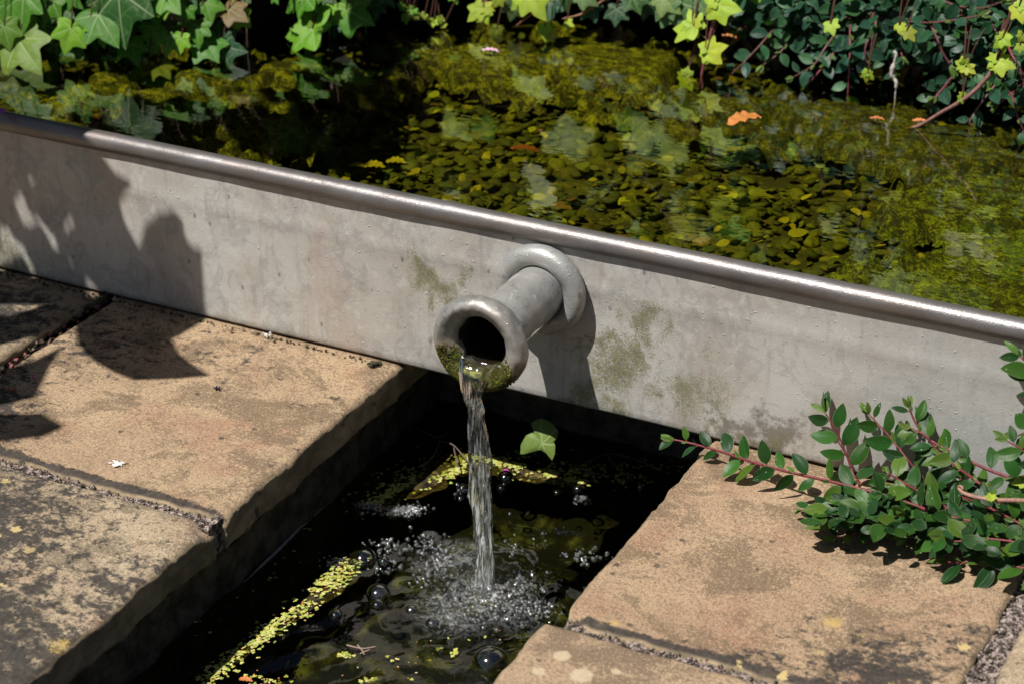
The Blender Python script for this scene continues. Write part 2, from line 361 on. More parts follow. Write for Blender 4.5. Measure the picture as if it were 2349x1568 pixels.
def churn(M, p):
    k = M.blobs(p, [(.019, -.150, -.110, .050, 1.0), (.010, -.185, -.110, .050, .8), (.045, -.165, -.11, .04, .7), (-.03, -.12, -.11, .045, .55)])
    n = M.math('ADD', M.noise(p, 120, 4, .7, 1.0), M.math('MULTIPLY', M.math('SUBTRACT', M.noise(p, 420, 2, .7), .5), .5))
    return M.math('MULTIPLY', k, M.ramp(n, .44, .70, .03, .42))
m_rill = water_mat('rill_water', (.66, .66, .42), 1.33, rill_bump, .045, 1.6, churn)
def streak(M, p):
    q = M.scale(p, (1, 1, .12)); z = M.node('SeparateXYZ', 2, None, _0=p)
    return M.bump(M.math('MULTIPLY', M.noise(q, 330, 3, .6, .6), M.ramp(z, .07, .092, 1, .06)), .003, .8)
def streak_w(M, p):
    q = M.scale(p, (1, 1, .10)); z = M.node('SeparateXYZ', 2, None, _0=p)
    n = M.ramp(M.noise(q, 420, 3, .65, .5), .46, .68, .03, .85); return M.math('MULTIPLY', n, M.math('MULTIPLY', M.ramp(z, -.11, .06, .9, .25), M.ramp(z, .06, .088, 1, 0)))
m_stream = water_mat('falling_water', (.86, .86, .80), 1.45, streak, .05, 1.6, streak_w)
def bub(M, p): return M.bump(M.noise(p, 90, 1), .0002, .2)
m_bubble = water_mat('bubble_film', (.90, .93, .94), 1.6, bub, .05, 3.0)
m_foam = water_mat('foam_film', (.93, .94, .94), 1.6, bub, .09, 3.0, lambda M, p: M.math('ADD', .035, 0.0))
M = Mat('duckweed'); tint = M.node('VertexColor', 0, {'layer_name': 'tint'})
m_duck = M.base(tint, .5, spec=.4)

# ------------------------------------------------------------------ setting: ground, rill, paving, trough
ZP, ZR = .145, -.110            # pond water, rill water
def box(acc, x0, x1, y0, y1, z0, z1, col=(1, 1, 1)):
    v = [(x, y, z) for z in (z0, z1) for y in (y0, y1) for x in (x0, x1)]
    acc.add(v, [(0, 2, 3, 1), (4, 5, 7, 6), (0, 1, 5, 4), (2, 6, 7, 3), (0, 4, 6, 2), (1, 3, 7, 5)], None, col)
def rough_panel(acc, o, u, v, nu, nv, amp, s, sh=.0):
    o, u, v = map(lambda a: np.array(a, float), (o, u, v)); n = np.cross(u, v); n /= np.linalg.norm(n)
    vs = [o+u*i/nu+v*j/nv+n*(fbm(o+u*i/nu+v*j/nv, s)*amp) for i in range(nu+1) for j in range(nv+1)]
    acc.add(vs, grid_faces(nu+1, nv+1))
a = Acc(); box(a, -60, -.183, -60, .14, -.30, -.0375); box(a, .205, 60, -60, .14, -.30, -.0375)
tag(a.build('ground', mat_simple('ground_soil', (.10, .08, .05), (.04, .035, .02), 20, 1, .01), smooth=False), kind='structure')
a = Acc(); box(a, -60, 60, .14, 60, -.30, .10)
tag(a.build('soil', m_shade_soil, smooth=False), kind='structure')
a = Acc()
rough_panel(a, (-.179, -1.6, -.3), (0, 1.75, 0), (0, 0, .265), 160, 20, .006, 25)
rough_panel(a, (.20, .139, -.3), (0, -1.75, 0), (0, 0, .265), 160, 20, .006, 25)
rough_panel(a, (-.19, .135, -.3), (.40, 0, 0), (0, 0, .30), 40, 20, .006, 25)
tag(a.build('rill_wall', m_wallr), kind='structure')
a = Acc(); rough_panel(a, (-.19, -1.6, -.158), (.40, 0, 0), (0, 1.75, 0), 60, 220, .022, 14)
tag(a.build('rill_bed', m_bed), kind='structure')

def slab(name, x0, x1, y0, y1, mat, label, chips=(), th=.036, wob=.0035, zt=0.0, seed=0.0):
    st = .0042; nx = max(6, int((x1-x0)/st)); ny = max(6, int((y1-y0)/st)); ns = 9
    rows = {}; acc = Acc(); vs = []
    def edge(x, y, z=0.0):
        dx = min(x-x0, x1-x); dy = min(y-y0, y1-y)
        return max(0, dx), max(0, dy)
    idx = np.zeros((nx+1, ny+1), int)
    for i in range(nx+1):
        for j in range(ny+1):
            x = x0+(x1-x0)*i/nx; y = y0+(y1-y0)*j/ny; p = (x+seed, y, 0)
            dx, dy = edge(x, y); d = min(dx, dy)
            rag = .5+.5*nz(p, 60)
            z = zt-.0006+fbm(p, 9, 4)*.0010+fbm(p, 90, 2)*.0004-(.0015 if y > 0 else 0)
            r = .0022+.0035*rag
            if d < r: z -= (r-math.sqrt(max(0, r*r-(r-d)**2)))*(.5+.5*rag)
            wx = (nz((7.1+seed, y, 0), 12)*wob+nz((3.3, y, seed), 55)*.0016+nz((3.3, y, seed), 160)*.0007)
            wy = (nz((x, 5.7+seed, 0), 12)*wob+nz((x, 2.3, seed), 55)*.0016+nz((x, 2.3, seed), 160)*.0007)
            k = max(0, 1-d/.02)
            X = x+wx*k*(1 if dx < .02 else 0); Y = y+wy*k*(1 if dy < .02 else 0)
            for cx, cy, cr, dz in chips:
                dd = math.hypot(x-cx, y-cy)+nz((x, y, 9), 120)*cr*.3
                if dd < cr: z -= dz*(1-(dd/cr)**2)
            idx[i, j] = len(vs); vs.append((X, Y, z))
    f = [(idx[i, j], idx[i+1, j], idx[i+1, j+1], idx[i, j+1]) for i in range(nx) for j in range(ny)]
    ring = [(i, 0) for i in range(nx)]+[(nx, j) for j in range(ny)]+[(i, ny) for i in range(nx, 0, -1)]+[(0, j) for j in range(ny, 0, -1)]
    nrm = [(0, -1)]*nx+[(1, 0)]*ny+[(0, 1)]*nx+[(-1, 0)]*ny
    prev = [idx[i, j] for i, j in ring]
    for s in range(1, ns+1):
        cur = []
        for q, (i, j) in enumerate(ring):
            bx, by, bz = vs[idx[i, j]]; z = bz+(zt-th-bz)*s/ns
            u = fbm((bx*1.0+seed, by, z*2.2), 60, 4)*.0026-.002*(s/ns)**2+nz((bx, by, z), 220)*.0008
            if s == ns: u -= .004
            if min(i, nx-i)+min(j, ny-j) == 0: u *= .5
            cur.append(len(vs)); vs.append((bx+nrm[q][0]*u, by+nrm[q][1]*u, z))
        L = len(ring)
        f += [(prev[(q+1) % L], prev[q], cur[q], cur[(q+1) % L]) for q in range(L)]
        prev = cur
    f.append(tuple(prev[::-1]))
    acc.add(vs, f)
    o = acc.build(name, mat, origin=((x0+x1)/2, (y0+y1)/2, zt-th))
    return tag(o, label, 'paving slab', 'sandstone slabs edging the rill')
tan, tan2 = (.47, .315, .17), (.40, .255, .145)
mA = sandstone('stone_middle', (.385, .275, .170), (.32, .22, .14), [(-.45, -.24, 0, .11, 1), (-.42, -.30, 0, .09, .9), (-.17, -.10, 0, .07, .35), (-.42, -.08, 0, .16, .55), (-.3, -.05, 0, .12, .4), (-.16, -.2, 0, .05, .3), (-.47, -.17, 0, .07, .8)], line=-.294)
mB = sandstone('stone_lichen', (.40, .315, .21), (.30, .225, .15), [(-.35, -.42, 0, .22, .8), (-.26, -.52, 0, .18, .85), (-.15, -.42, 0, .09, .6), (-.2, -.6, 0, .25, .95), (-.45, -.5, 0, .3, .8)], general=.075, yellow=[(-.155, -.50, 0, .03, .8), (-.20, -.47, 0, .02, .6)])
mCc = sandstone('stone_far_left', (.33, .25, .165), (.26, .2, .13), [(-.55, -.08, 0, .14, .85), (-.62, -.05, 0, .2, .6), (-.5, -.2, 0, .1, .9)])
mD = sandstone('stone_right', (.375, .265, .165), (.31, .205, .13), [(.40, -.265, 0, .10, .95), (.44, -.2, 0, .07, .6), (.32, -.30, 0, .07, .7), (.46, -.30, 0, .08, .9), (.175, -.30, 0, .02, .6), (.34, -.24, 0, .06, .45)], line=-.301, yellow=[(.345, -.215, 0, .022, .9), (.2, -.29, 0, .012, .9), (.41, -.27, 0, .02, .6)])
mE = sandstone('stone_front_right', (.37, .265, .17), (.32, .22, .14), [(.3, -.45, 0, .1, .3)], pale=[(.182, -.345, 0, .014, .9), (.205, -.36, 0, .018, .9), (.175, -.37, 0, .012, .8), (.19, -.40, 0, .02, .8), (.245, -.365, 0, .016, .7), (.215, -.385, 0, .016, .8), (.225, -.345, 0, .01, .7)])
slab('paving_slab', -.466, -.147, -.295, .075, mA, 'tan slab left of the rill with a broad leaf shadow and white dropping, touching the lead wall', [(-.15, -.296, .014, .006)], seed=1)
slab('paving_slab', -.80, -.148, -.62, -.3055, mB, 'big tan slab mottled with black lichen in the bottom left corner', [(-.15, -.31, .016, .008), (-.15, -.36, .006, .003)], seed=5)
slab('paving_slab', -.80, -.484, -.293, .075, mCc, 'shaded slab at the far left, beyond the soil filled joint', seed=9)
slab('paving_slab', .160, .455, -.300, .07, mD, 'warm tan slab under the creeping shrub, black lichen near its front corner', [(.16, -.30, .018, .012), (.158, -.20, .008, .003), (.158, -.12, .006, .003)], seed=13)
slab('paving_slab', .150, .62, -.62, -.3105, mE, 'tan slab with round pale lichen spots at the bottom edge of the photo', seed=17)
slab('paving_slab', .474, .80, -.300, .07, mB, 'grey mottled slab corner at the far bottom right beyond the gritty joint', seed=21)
# outside the frame, so that a step to the side still finds paving
slab('paving_slab', -.80, -.148, -.95, -.636, mA, 'tan slab on the left bank in front of the lichen mottled one', seed=25)
slab('paving_slab', .152, .62, -.95, -.636, mD, 'tan slab on the right bank in front of the spotted one', seed=29)
slab('paving_slab', -1.30, -.815, -.62, -.30, mCc, 'slab beyond the left edge, outer one of the front row', seed=33)
slab('paving_slab', -1.30, -.815, -.285, .075, mA, 'slab beyond the left edge, touching the trough wall', seed=37)
slab('paving_slab', -1.30, -.815, -.95, -.636, mB, 'slab beyond the left edge, farthest from the trough wall', seed=41)
slab('paving_slab', .815, 1.3, -.62, .07, mE, 'slab beyond the right edge, beside the grey mottled one', seed=45)
def joint(x0, x1, y0, y1, z=-.0065, amp=.0045):
    a = Acc(); nx = max(3, int((x1-x0)/.003)); ny = max(3, int((y1-y0)/.003))
    vs = [(x0+(x1-x0)*i/nx, y0+(y1-y0)*j/ny, z+fbm((x0+(x1-x0)*i/nx, y0+(y1-y0)*j/ny, 4), 70, 4)*amp) for i in range(nx+1) for j in range(ny+1)]
    f = [(i*(ny+1)+j, (i+1)*(ny+1)+j, (i+1)*(ny+1)+j+1, i*(ny+1)+j+1) for i in range(nx) for j in range(ny)]
    a.add(vs, f)
    n = len(vs); rim = [0, nx*(ny+1), nx*(ny+1)+ny, ny]
    lo = [(vs[k][0], vs[k][1], -.034) for k in rim]; a.add([vs[k] for k in rim]+lo, [(0, 1, 5, 4), (1, 2, 6, 5), (2, 3, 7, 6), (3, 0, 4, 7)])
    for _ in range(int((x1-x0)*(y1-y0)*110000)):
        c = np.array([random.uniform(x0, x1), random.uniform(y0, y1), z+random.uniform(-.001, .003)]); grit(a, c, random.uniform(.0006, .0019))
    return a
ICO = None
def ico(sub=1):
    global ICO
    import bmesh
    bm = bmesh.new(); bmesh.ops.create_icosphere(bm, subdivisions=sub, radius=1)
    v = np.array([x.co[:] for x in bm.verts]); f = [tuple(w.index for w in q.verts) for q in bm.faces]; bm.free(); return v, f
IV1, IF1 = ico(1); IV2, IF2 = ico(2); IV3, IF3 = ico(3)
def rand_rot():
    from mathutils import Quaternion
    return np.array(Quaternion((random.gauss(0, 1), random.gauss(0, 1), random.gauss(0, 1), random.gauss(0, 1))).normalized().to_matrix())
def grit(a, c, r, col=(1, 1, 1), sub=1):
    V, F = (IV1, IF1) if sub == 1 else (IV2, IF2)
    v = V*np.array([1, random.uniform(.6, 1), random.uniform(.5, .9)])*r
    v = v*(1+.25*rng.standard_normal((len(v), 1))*(.6 if sub == 1 else .3)); a.add(v@rand_rot().T+c, F, None, col)
a = joint(-.81, -.1505, -.311, -.290)
tag(a.build('mortar_joint', m_mortar, smooth=False), kind='structure')
a = joint(.165, .63, -.317, -.297); tag(a.build('mortar_joint', m_mortar, smooth=False), kind='structure')
a = joint(-.486, -.464, -.30, -.004, -.012, .006); tag(a.build('mortar_joint', m_shade_soil, smooth=False), kind='structure')
a = joint(.452, .476, -.31, -.010, -.006, .004); tag(a.build('mortar_joint', m_mortar, smooth=False), kind='structure')

# ---- trough wall
tw = tag(empty('trough_wall', (0, 0, 0)), 'long grey lead trough wall with rolled rim holding back the pond', 'trough wall')
a = Acc(); prof = []
for k in range(29): prof.append((0.0, .156-(.156-.0035)*k/28))
prof += [(.0004, .0024), (.0015, .0012), (.004, .0006), (.010, .0012), (.05, .0022), (.12, .0022)]
xs = np.linspace(-1.6, 1.3, 420); vs = []
for x in xs:
    for q, (y, z) in enumerate(prof):
        vs.append((x, y+nz((x, 3, z), 7)*.0014+nz((x, 8, z), 26)*.0004+(-.0009*math.exp(-((z-.118)/.006)**2)), z+nz((x, 1, 0), 5)*.0003))
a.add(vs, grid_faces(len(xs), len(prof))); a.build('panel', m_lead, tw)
a = Acc(); vs = []; seg = 28
for x in xs:
    for j in range(seg):
        th = 2*math.pi*j/seg; rr = .0097+nz((x*1.0, math.cos(th)*.05, math.sin(th)*.05), 14)*.0003
        vs.append((x, .0038+rr*math.cos(th), .1612+rr*math.sin(th)+nz((x, 0, 0), 4)*.0005))
a.add(vs, grid_faces(len(xs), seg, True)); a.build('rail', m_rail, tw)
a = Acc(); rough_panel(a, (1.3, .012, .04), (-2.9, 0, 0), (0, 0, .115), 60, 6, .0004, 20); a.build('inner_lining', m_pondbed, tw)

# ---- spout
def grit_(a, c, r, col):
    v = IV1*r*(1+.35*rng.standard_normal((len(IV1), 1))*.5); a.add(v+c, IF1, None, col)
M = Mat('moss_tuft'); m_tuft = M.base(M.node('VertexColor', 0, {'layer_name': 'tint'}), .9, spec=.1)
sp = tag(empty('water_spout', (0, 0, .112)), 'round lead spout with rolled collars pouring water from the trough wall', 'spout')
def lathe(acc, prof, seg=72, namp=.0, ns=60, zc=.112):
    vs = []
    for y, r in prof:
        for j in range(seg):
            th = 2*math.pi*j/seg; p = Vector((r*math.cos(th), y, r*math.sin(th)))
            k = 1+namp*fbm(p, ns, 3)
            vs.append((p.x*k, p.y, zc+p.z*k))
    acc.add(vs, grid_faces(len(prof), seg, True))
a = Acc(); lathe(a, [(.001-.112*k/30, .0243+.0004*math.sin(k)) for k in range(31)], namp=.012); a.build('pipe', m_pipe, sp)
a = Acc(); lathe(a, [(-.118+.115*k/30, .0221) for k in range(31)]+[(-.002, .0001)], namp=.01); a.build('bore', m_inner, sp)
def torus_prof(yc, R0, r, a0, a1, n=26):
    return [(yc+r*math.sin(a0+(a1-a0)*k/n), R0+r*math.cos(a0+(a1-a0)*k/n)) for k in range(n+1)]
a = Acc(); vs = []; sg, rg = 90, 24        # base collar: a bent bar, its ends meeting low on the right
for i in range(sg):
    th = R(-62)+2*math.pi*i/sg*1.0
    q = min(i, sg-i)/sg; rr = .0100*(1-.22*math.exp(-(q/.03)**2)); rr *= 1+.05*nz((math.cos(th), math.sin(th), 5), 2.5)
    for j in range(rg):
        ph = 2*math.pi*j/rg; ro = .0325+rr*math.cos(ph)
        vs.append((ro*math.cos(th), -.0085+rr*math.sin(ph)-.002*math.exp(-(q/.05)**2), .112+ro*math.sin(th)))
f = [(i*rg+j, ((i+1) % sg)*rg+j, ((i+1) % sg)*rg+(j+1) % rg, i*rg+(j+1) % rg) for i in range(sg) for j in range(rg)]
a.add(vs, f); a.build('collar', m_ring, sp)
a = Acc(); pr_ = [tuple(q) for q in smooth_path([(-.106, .0236, 0), (-.1082, .030, 0), (-.1110, .0365, 0), (-.1155, .0410, 0), (-.1205, .0420, 0), (-.1262, .0410, 0), (-.1302, .0384, 0), (-.1316, .0350, 0), (-.1300, .0310, 0), (-.1272, .0277, 0), (-.1242, .0250, 0), (-.120, .0231, 0), (-.115, .0222, 0)], 4)[:, :2]]
vs = []; seg = 110
for y, r in pr_:
    for j in range(seg):
        th = 2*math.pi*j/seg; k = 1+.030*fbm((r*math.cos(th), y, r*math.sin(th)), 34, 4)+.016*nz((r*math.cos(th), y, r*math.sin(th)), 170)
        low = max(0, -math.sin(th))**3
        kk = k*(1+.0*low)
        if r < .026: kk = k*(1+.10*low*0+.05*nz((math.cos(th), 3, math.sin(th)), 2.2))
        vs.append((r*kk*math.cos(th), y-.0015*low+.001*nz((math.cos(th)*2, 1, math.sin(th)*2), 2), .112+r*kk*math.sin(th)))
a.add(vs, grid_faces(len(pr_), seg, True)); a.build('mouth_ring', m_mouth, sp)
a = Acc()
for _ in range(2200):
    th = R(-90)+random.gauss(-.08, .72)
    if abs(th+math.pi/2) < .30 and random.random() < .8: continue
    dens = abs(th+math.pi/2)
    if random.random() < max(0, dens-.9)*1.6: continue
    yy2, rr = pr_[random.randrange(14, len(pr_)-4)]
    if rr > .037 and random.random() < .75: continue
    c_ = np.array([rr*math.cos(th), yy2, .112+rr*math.sin(th)])
    if c_[2] > .106: continue
    grit_(a, c_, random.uniform(.0004, .0010), random.choice(((.03, .045, .006), (.06, .08, .01), (.13, .14, .015), (.04, .035, .01), (.015, .015, .006), (.07, .05, .02))))
a.build('moss', m_tuft, sp)

# ------------------------------------------------------------------ falling water
a = Acc()
cen = []; N = 120
xc = [(905, 1099), (1000, 1104), (1085, 1111), (1180, 1116), (1260, 1122), (1345, 1124)]
def xat(z):
    ps = [(aty(px, py, -.131)[2], aty(px, py, -.131)[0]) for py, px in xc]; ps.sort()
    return np.interp(z, [p[0] for p in ps], [p[1] for p in ps])
path = [(.002, -.05, .1010), (.001, -.09, .1000), (.0005, -.113, .0985), (0, -.1250, .0955), (-.001, -.1330, .0875), (-.0015, -.1355, .078), (-.0012, -.1362, .068)]
xo = xat(.06); z = .058
while z > -.125: path.append((xat(z), -.1365-.004*(.068-z)/.19, z)); z -= .010
path = smooth_path(path, 7); vs = []; seg = 40
for i, p in enumerate(path):
    z = p[2]
    if z > .094: w, d = .0198, .0042
    else:
        w = np.interp(z, [-.12, -.09, -.05, -.02, .02, .05, .07, .085, .094], [.0088, .0084, .0090, .0100, .0096, .0078, .0078, .0110, .0168])
        d = np.interp(z, [-.12, .0, .07, .094], [.0048, .0045, .0035, .0035])
    t = path[min(i+1, len(path)-1)]-path[max(i-1, 0)]; t /= np.linalg.norm(t); b = np.cross((1, 0, 0), t); b /= np.linalg.norm(b)
    for j in range(seg):
        th = 2*math.pi*j/seg+.6*math.sin(z*22); rip = 1+.42*nz((math.cos(th)*1.6, math.sin(th)*1.6, z*22), 1.3)+.16*nz((math.cos(th)*4, math.sin(th)*4, z*60), 1.3)
        rip = 1+(rip-1)*float(np.interp(z, [.075, .095], [1, .22]))
        vs.append(p+np.array((1, 0, 0))*w*math.cos(th)*rip+b*d*math.sin(th)*rip)
a.add(vs, grid_faces(len(path), seg, True))
tag(a.build('water_stream', m_stream), 'clear ribbon of water falling from the spout into the dark rill', 'water stream', kind=None)
IMP = np.array([xat(-.12), -.140])

# ------------------------------------------------------------------ rill water with ripples
a = Acc(); x0, x1, y0, y1 = -.180, .20, -.80, .135; nx, ny = 190, 440
gx, gy = np.meshgrid(np.linspace(x0, x1, nx+1), np.linspace(y0, y1, ny+1), indexing='ij')
r = np.hypot(gx-IMP[0], gy-IMP[1]); zz = np.zeros_like(gx)
zz += .0028*np.exp(-(r/.045)**1.5)*np.cos(r*300)+.0009*np.exp(-r/.12)*np.sin(r*210-1)
for k in range(14):
    an = rng.uniform(0, 6.28); kk = rng.uniform(40, 210); zz += .00022*np.sin((gx*math.cos(an)+gy*math.sin(an))*kk+rng.uniform(0, 6))*(1+2.0*np.exp(-r/.08))
for i in range(nx+1):
    for j in range(ny+1):
        q = r[i, j]
        if q < .13: zz[i, j] += nz((gx[i, j], gy[i, j], 0), 75)*.0052*math.exp(-(q/.07)**2)+nz((gx[i, j], gy[i, j], 4), 190)*.0016*math.exp(-(q/.055)**2)
vs = np.stack([gx, gy, ZR+zz], -1).reshape(-1, 3); f = [(q[0], q[3], q[2], q[1]) for q in grid_faces(nx+1, ny+1)]
a.add(vs, f); tag(a.build('rill_water', m_rill), kind='structure')
def rill_z(x, y):
    i = int(np.clip((x-x0)/(x1-x0)*nx, 0, nx)); j = int(np.clip((y-y0)/(y1-y0)*ny, 0, ny)); return ZR+zz[i, j]

# ------------------------------------------------------------------ pond
def pond_back(x): return float(np.interp(x, [-1.6, -.95, -.75, -.55, -.33, .1, .35, .7, 1.4], [.12, .16, .24, .34, .56, .58, .56, .52, .45]))
a = Acc(); nx, ny = 150, 40; vs = []
for i in range(nx+1):
    x = -1.6+2.9*i/nx; yb = pond_back(x)+.06
    for j in range(ny+1):
        y = .013+(yb-.013)*j/ny; vs.append((x, y, .106+fbm((x, y, 2), 9)*.006))
a.add(vs, [(q[0], q[3], q[2], q[1]) for q in grid_faces(nx+1, ny+1)]); tag(a.build('pond_bed', m_pondbed), kind='structure')
a = Acc(); vs = []
for i in range(60):
    x = -1.6+2.9*i/59; vs += [(x, .012, ZP), (x, pond_back(x)+.055, ZP)]
a.add(vs, [(2*i, 2*i+2, 2*i+3, 2*i+1) for i in range(59)]); tag(a.build('pond_water', m_pond), kind='structure')
# algae mats
def mat_mask(x, y, bl):
    s = 0
    for cx, cy, rx, ry, w in bl: s = max(s, w*(1-((x-cx)/rx)**2-((y-cy)/ry)**2))
    return s
def blob(px0, py0, px1, py1, w=1.0):
    c_ = atz((px0+px1)/2, (py0+py1)/2, ZP); l = atz(px0, (py0+py1)/2, ZP); t = atz((px0+px1)/2, py0, ZP)
    rx = abs(px1-px0)/2/FPX*2.05*1.0; ry = abs(py1-py0)/2/FPX*2.05/.46
    return (c_[0], c_[1], rx, ry, w)
MATS = [
 ('algae_mat', m_algae, [blob(940, 70, 1320, 190), blob(1200, 60, 1600, 150), blob(1250, 100, 1560, 185, .8)], .1405, .0035),
 ('algae_mat', m_algae3, [blob(1760, 205, 2150, 300), blob(1900, 240, 2349, 390), blob(1500, 195, 1800, 240, .6)], .1395, .004),
 ('algae_mat', m_algae2, [blob(2120, 480, 2420, 740), blob(2100, 360, 2450, 520, .9), blob(2200, 540, 2500, 800)], .138, .005),
 ('algae_mat', m_algae, [blob(560, 130, 900, 185, .8), blob(200, 190, 560, 250, .9), blob(0, 240, 180, 300), blob(380, 230, 760, 300, .8), blob(300, 180, 440, 240)], .1395, .004)]
for nm, mt, bl, zt, amp in MATS:
    xa = min(b[0]-b[2] for b in bl)-.02; xb = max(b[0]+b[2] for b in bl)+.02; ya = max(.014, min(b[1]-b[3] for b in bl)-.02); yb = max(b[1]+b[3] for b in bl)+.02
    st = .0034; n1 = int((xb-xa)/st); n2 = int((yb-ya)/st); vs = []; keep = np.zeros((n1+1, n2+1), bool)
    for i in range(n1+1):
        for j in range(n2+1):
            x = xa+st*i; y = ya+st*j; m_ = mat_mask(x, y, bl)+fbm((x, y, 7), 22, 4)*.55
            keep[i, j] = m_ > .02
            z = zt-.022+.022*min(1, max(0, m_)/.28)**.6+fbm((x, y*1.5, 3), 60, 3)*amp*.45+fbm((x, y*2, 6), 170, 3)*amp*.6
            vs.append((x, y, z))
    f = [(i*(n2+1)+j, (i+1)*(n2+1)+j, (i+1)*(n2+1)+j+1, i*(n2+1)+j+1) for i in range(n1) for j in range(n2) if keep[i, j] or keep[i+1, j+1] or keep[i+1, j] or keep[i, j+1]]
    used = sorted({k for q in f for k in q}); mp = {k: i for i, k in enumerate(used)}
    A = Acc(); A.add([vs[k] for k in used], [tuple(mp[k] for k in q) for q in f]); tag(A.build(nm, mt), kind='stuff')
    tag(bpy.data.objects[-1] if False else A and C.objects[-1], 'mat of yellow green algae lying just under the pond surface', 'algae')
# pebbles
protos = []
for k in range(10):
    v = IV2.copy(); s = Vector((k*3.1, 0, 0))
    v = v*(1+.30*np.array([[noise.noise(Vector(q)*1.4+s)+.5*noise.noise(Vector(q)*3.1+s)] for q in v])); v[:, 2] *= .26+.2*random.random(); v[:, 1] *= .62+.3*random.random()
    me = bpy.data.meshes.new('pebble'); me.from_pydata(v.tolist(), [], IF2); me.polygons.foreach_set('use_smooth', [True]*len(me.polygons)); me.materials.append(m_pebble); protos.append((me, v))
cand = []
for _ in range(5200):
    x = random.uniform(-.80, .62); y = random.uniform(.02, pond_back(x)+.02)
    p = np.array([x, y, .115]); d = p-CAM; zc = d@FW; px = W0/2+FPX*(d@RT)/zc; py = H0/2-FPX*(d@UP)/zc
    vis = 0 <= px <= W0 and 0 <= py and py < 285+.2086*px-5
    if any(mat_mask(x, y, bl) > .3 for _, _, bl, _, _ in MATS): continue
    cand.append((0 if vis else 1, zc, x, y))
cand.sort(); PA = Acc(); cnt = 0
for vis, zc, x, y in cand:
    rr = random.choice((.003, .004, .0055, .0065, .008, .0105))*random.uniform(.8, 1.15); z = .106+random.random()*.008
    rot = Matrix.Rotation(random.uniform(0, 6.28), 3, 'Z') @ Matrix.Rotation(random.gauss(0, .38), 3, 'X') @ Matrix.Rotation(random.gauss(0, .25), 3, 'Y')
    me, v = random.choice(protos)
    if vis == 0 and cnt < 290 and random.random() < .6:
        o = bpy.data.objects.new('pebble', me); C.objects.link(o); o.location = (x, y, z); o.rotation_euler = rot.to_euler(); o.scale = (rr, rr, rr); cnt += 1
        tag(o, 'algae coated pebble on the pond bed just behind the lead rim', 'pebble', 'pebbles on the pond bed')
    else: PA.add((v*rr)@np.array(rot).T+np.array([x, y, z]), IF2)
tag(PA.build('pebbles', m_pebble), 'bed of algae coated pebbles under the pond water', 'pebbles', kind='stuff')

# (leaf litter on the pond bed is added after the leaf builders)
# ------------------------------------------------------------------ bank behind the pond
a = Acc(); vs = []; n1, n2 = 160, 30
for i in range(n1+1):
    x = -1.8+3.3*i/n1
    for j in range(n2+1):
        z = .05+.62*j/n2; vs.append((x, pond_back(x)+.05+fbm((x, z, 0), 8)*.05-.06*(z-.15 if z > .25 else 0), z))
a.add(vs, [(q[0], q[1], q[2], q[3]) for q in grid_faces(n1+1, n2+1)]); tag(a.build('bank', m_shade_soil), kind='structure')  # backing behind the leaves, its near black colour stands for the hollow's shade

# ------------------------------------------------------------------ leaves
IVY = [(0, 1.0), (7, .86), (16, .72), (28, .60), (38, .68), (50, .84), (60, .70), (74, .52), (86, .48), (100, .54), (112, .60), (126, .50), (146, .36), (166, .26), (180, .10)]
def frame(d, n):
    d = np.asarray(d, float); d = d/np.linalg.norm(d); n = np.asarray(n, float); n = n-d*(n@d); n /= np.linalg.norm(n); s = np.cross(n, d); return d, s, n
def ivy_leaf(acc, p0, p1, n, col, curl=.0, seg=56):
    p0 = np.asarray(p0, float); L = np.linalg.norm(np.asarray(p1)-p0); d, s, n = frame(np.asarray(p1)-p0, n)
    vs = [p0]; uv = [(.5, .5)]; sk = random.uniform(-.1, .1); ju = [random.uniform(.85, 1.12) for _ in range(5)]; ph = random.uniform(0, 6)
    ang = np.linspace(-180, 180, seg, endpoint=False)
    ta = np.array([x[0] for x in IVY]); tr = np.array([x[1] for x in IVY])
    rad = []
    for t in ang:
        k = ju[int(np.argmin([abs(t-q) for q in (0, 50, -50, 112, -112)]))] if abs(t) > 20 else 1
        rad.append(np.interp(abs(t), ta, tr)*k*(1+sk*math.sin(R(t))))
    rad = np.array(rad)
    for rg in (.22, .45, .68, .86, 1.0):
        for t, q in zip(ang, rad):
            x = math.cos(R(t))*q*rg; y = math.sin(R(t))*q*rg
            vf = abs(((abs(t)+25) % 56)-25)/28.0
            z = .045*min(1, vf)*rg*math.sin(rg*3.0)-.10*(x*x)*(1+curl*3)-.12*y*y+.02*math.sin(3*R(t)+ph)*rg+.05*abs(y)
            vs.append(p0+(d*x+s*y+n*z)*L); uv.append((.5+x*.45, .5+y*.45))
    f = [(0, 1+j, 1+(j+1) % seg) for j in range(seg)]
    for k in range(4):
        b = 1+k*seg; f += [(b+j, b+seg+j, b+seg+(j+1) % seg, b+(j+1) % seg) for j in range(seg)]
    acc.add(vs, f, uv, np.tile(np.array([*col, 1.0]), (len(vs), 1)))
def cot_leaf(acc, p, d, n, L, col, wide=.27, fold=.18, bend=.15):
    d, s, n = frame(d, n); vs = []; uv = []; T = 9; sk = random.uniform(-.08, .08)
    for i in range(T+1):
        t = i/T; w = wide*(math.sin(math.pi*t**.82)**.75 if 0 < t < 1 else .0)+(.03 if t == 0 else 0)
        for j, u in enumerate((-1, -.55, 0, .55, 1)):
            z = fold*abs(u)*w-bend*t*t+.02*math.sin(5*t+u*2)*abs(u)
            vs.append(np.asarray(p)+(d*t+s*(u*w+sk*math.sin(3.1*t))+n*z)*L); uv.append((.5+.5*u*.98, t))
    acc.add(vs, grid_faces(T+1, 5), uv, np.tile(np.array([*col, 1.0]), (len(vs), 1)))
def jit(c, a=.25):
    k = 1+random.uniform(-a, a); return (c[0]*k*(1+random.uniform(-.15, .15)), c[1]*k, c[2]*k*(1+random.uniform(-.2, .2)))
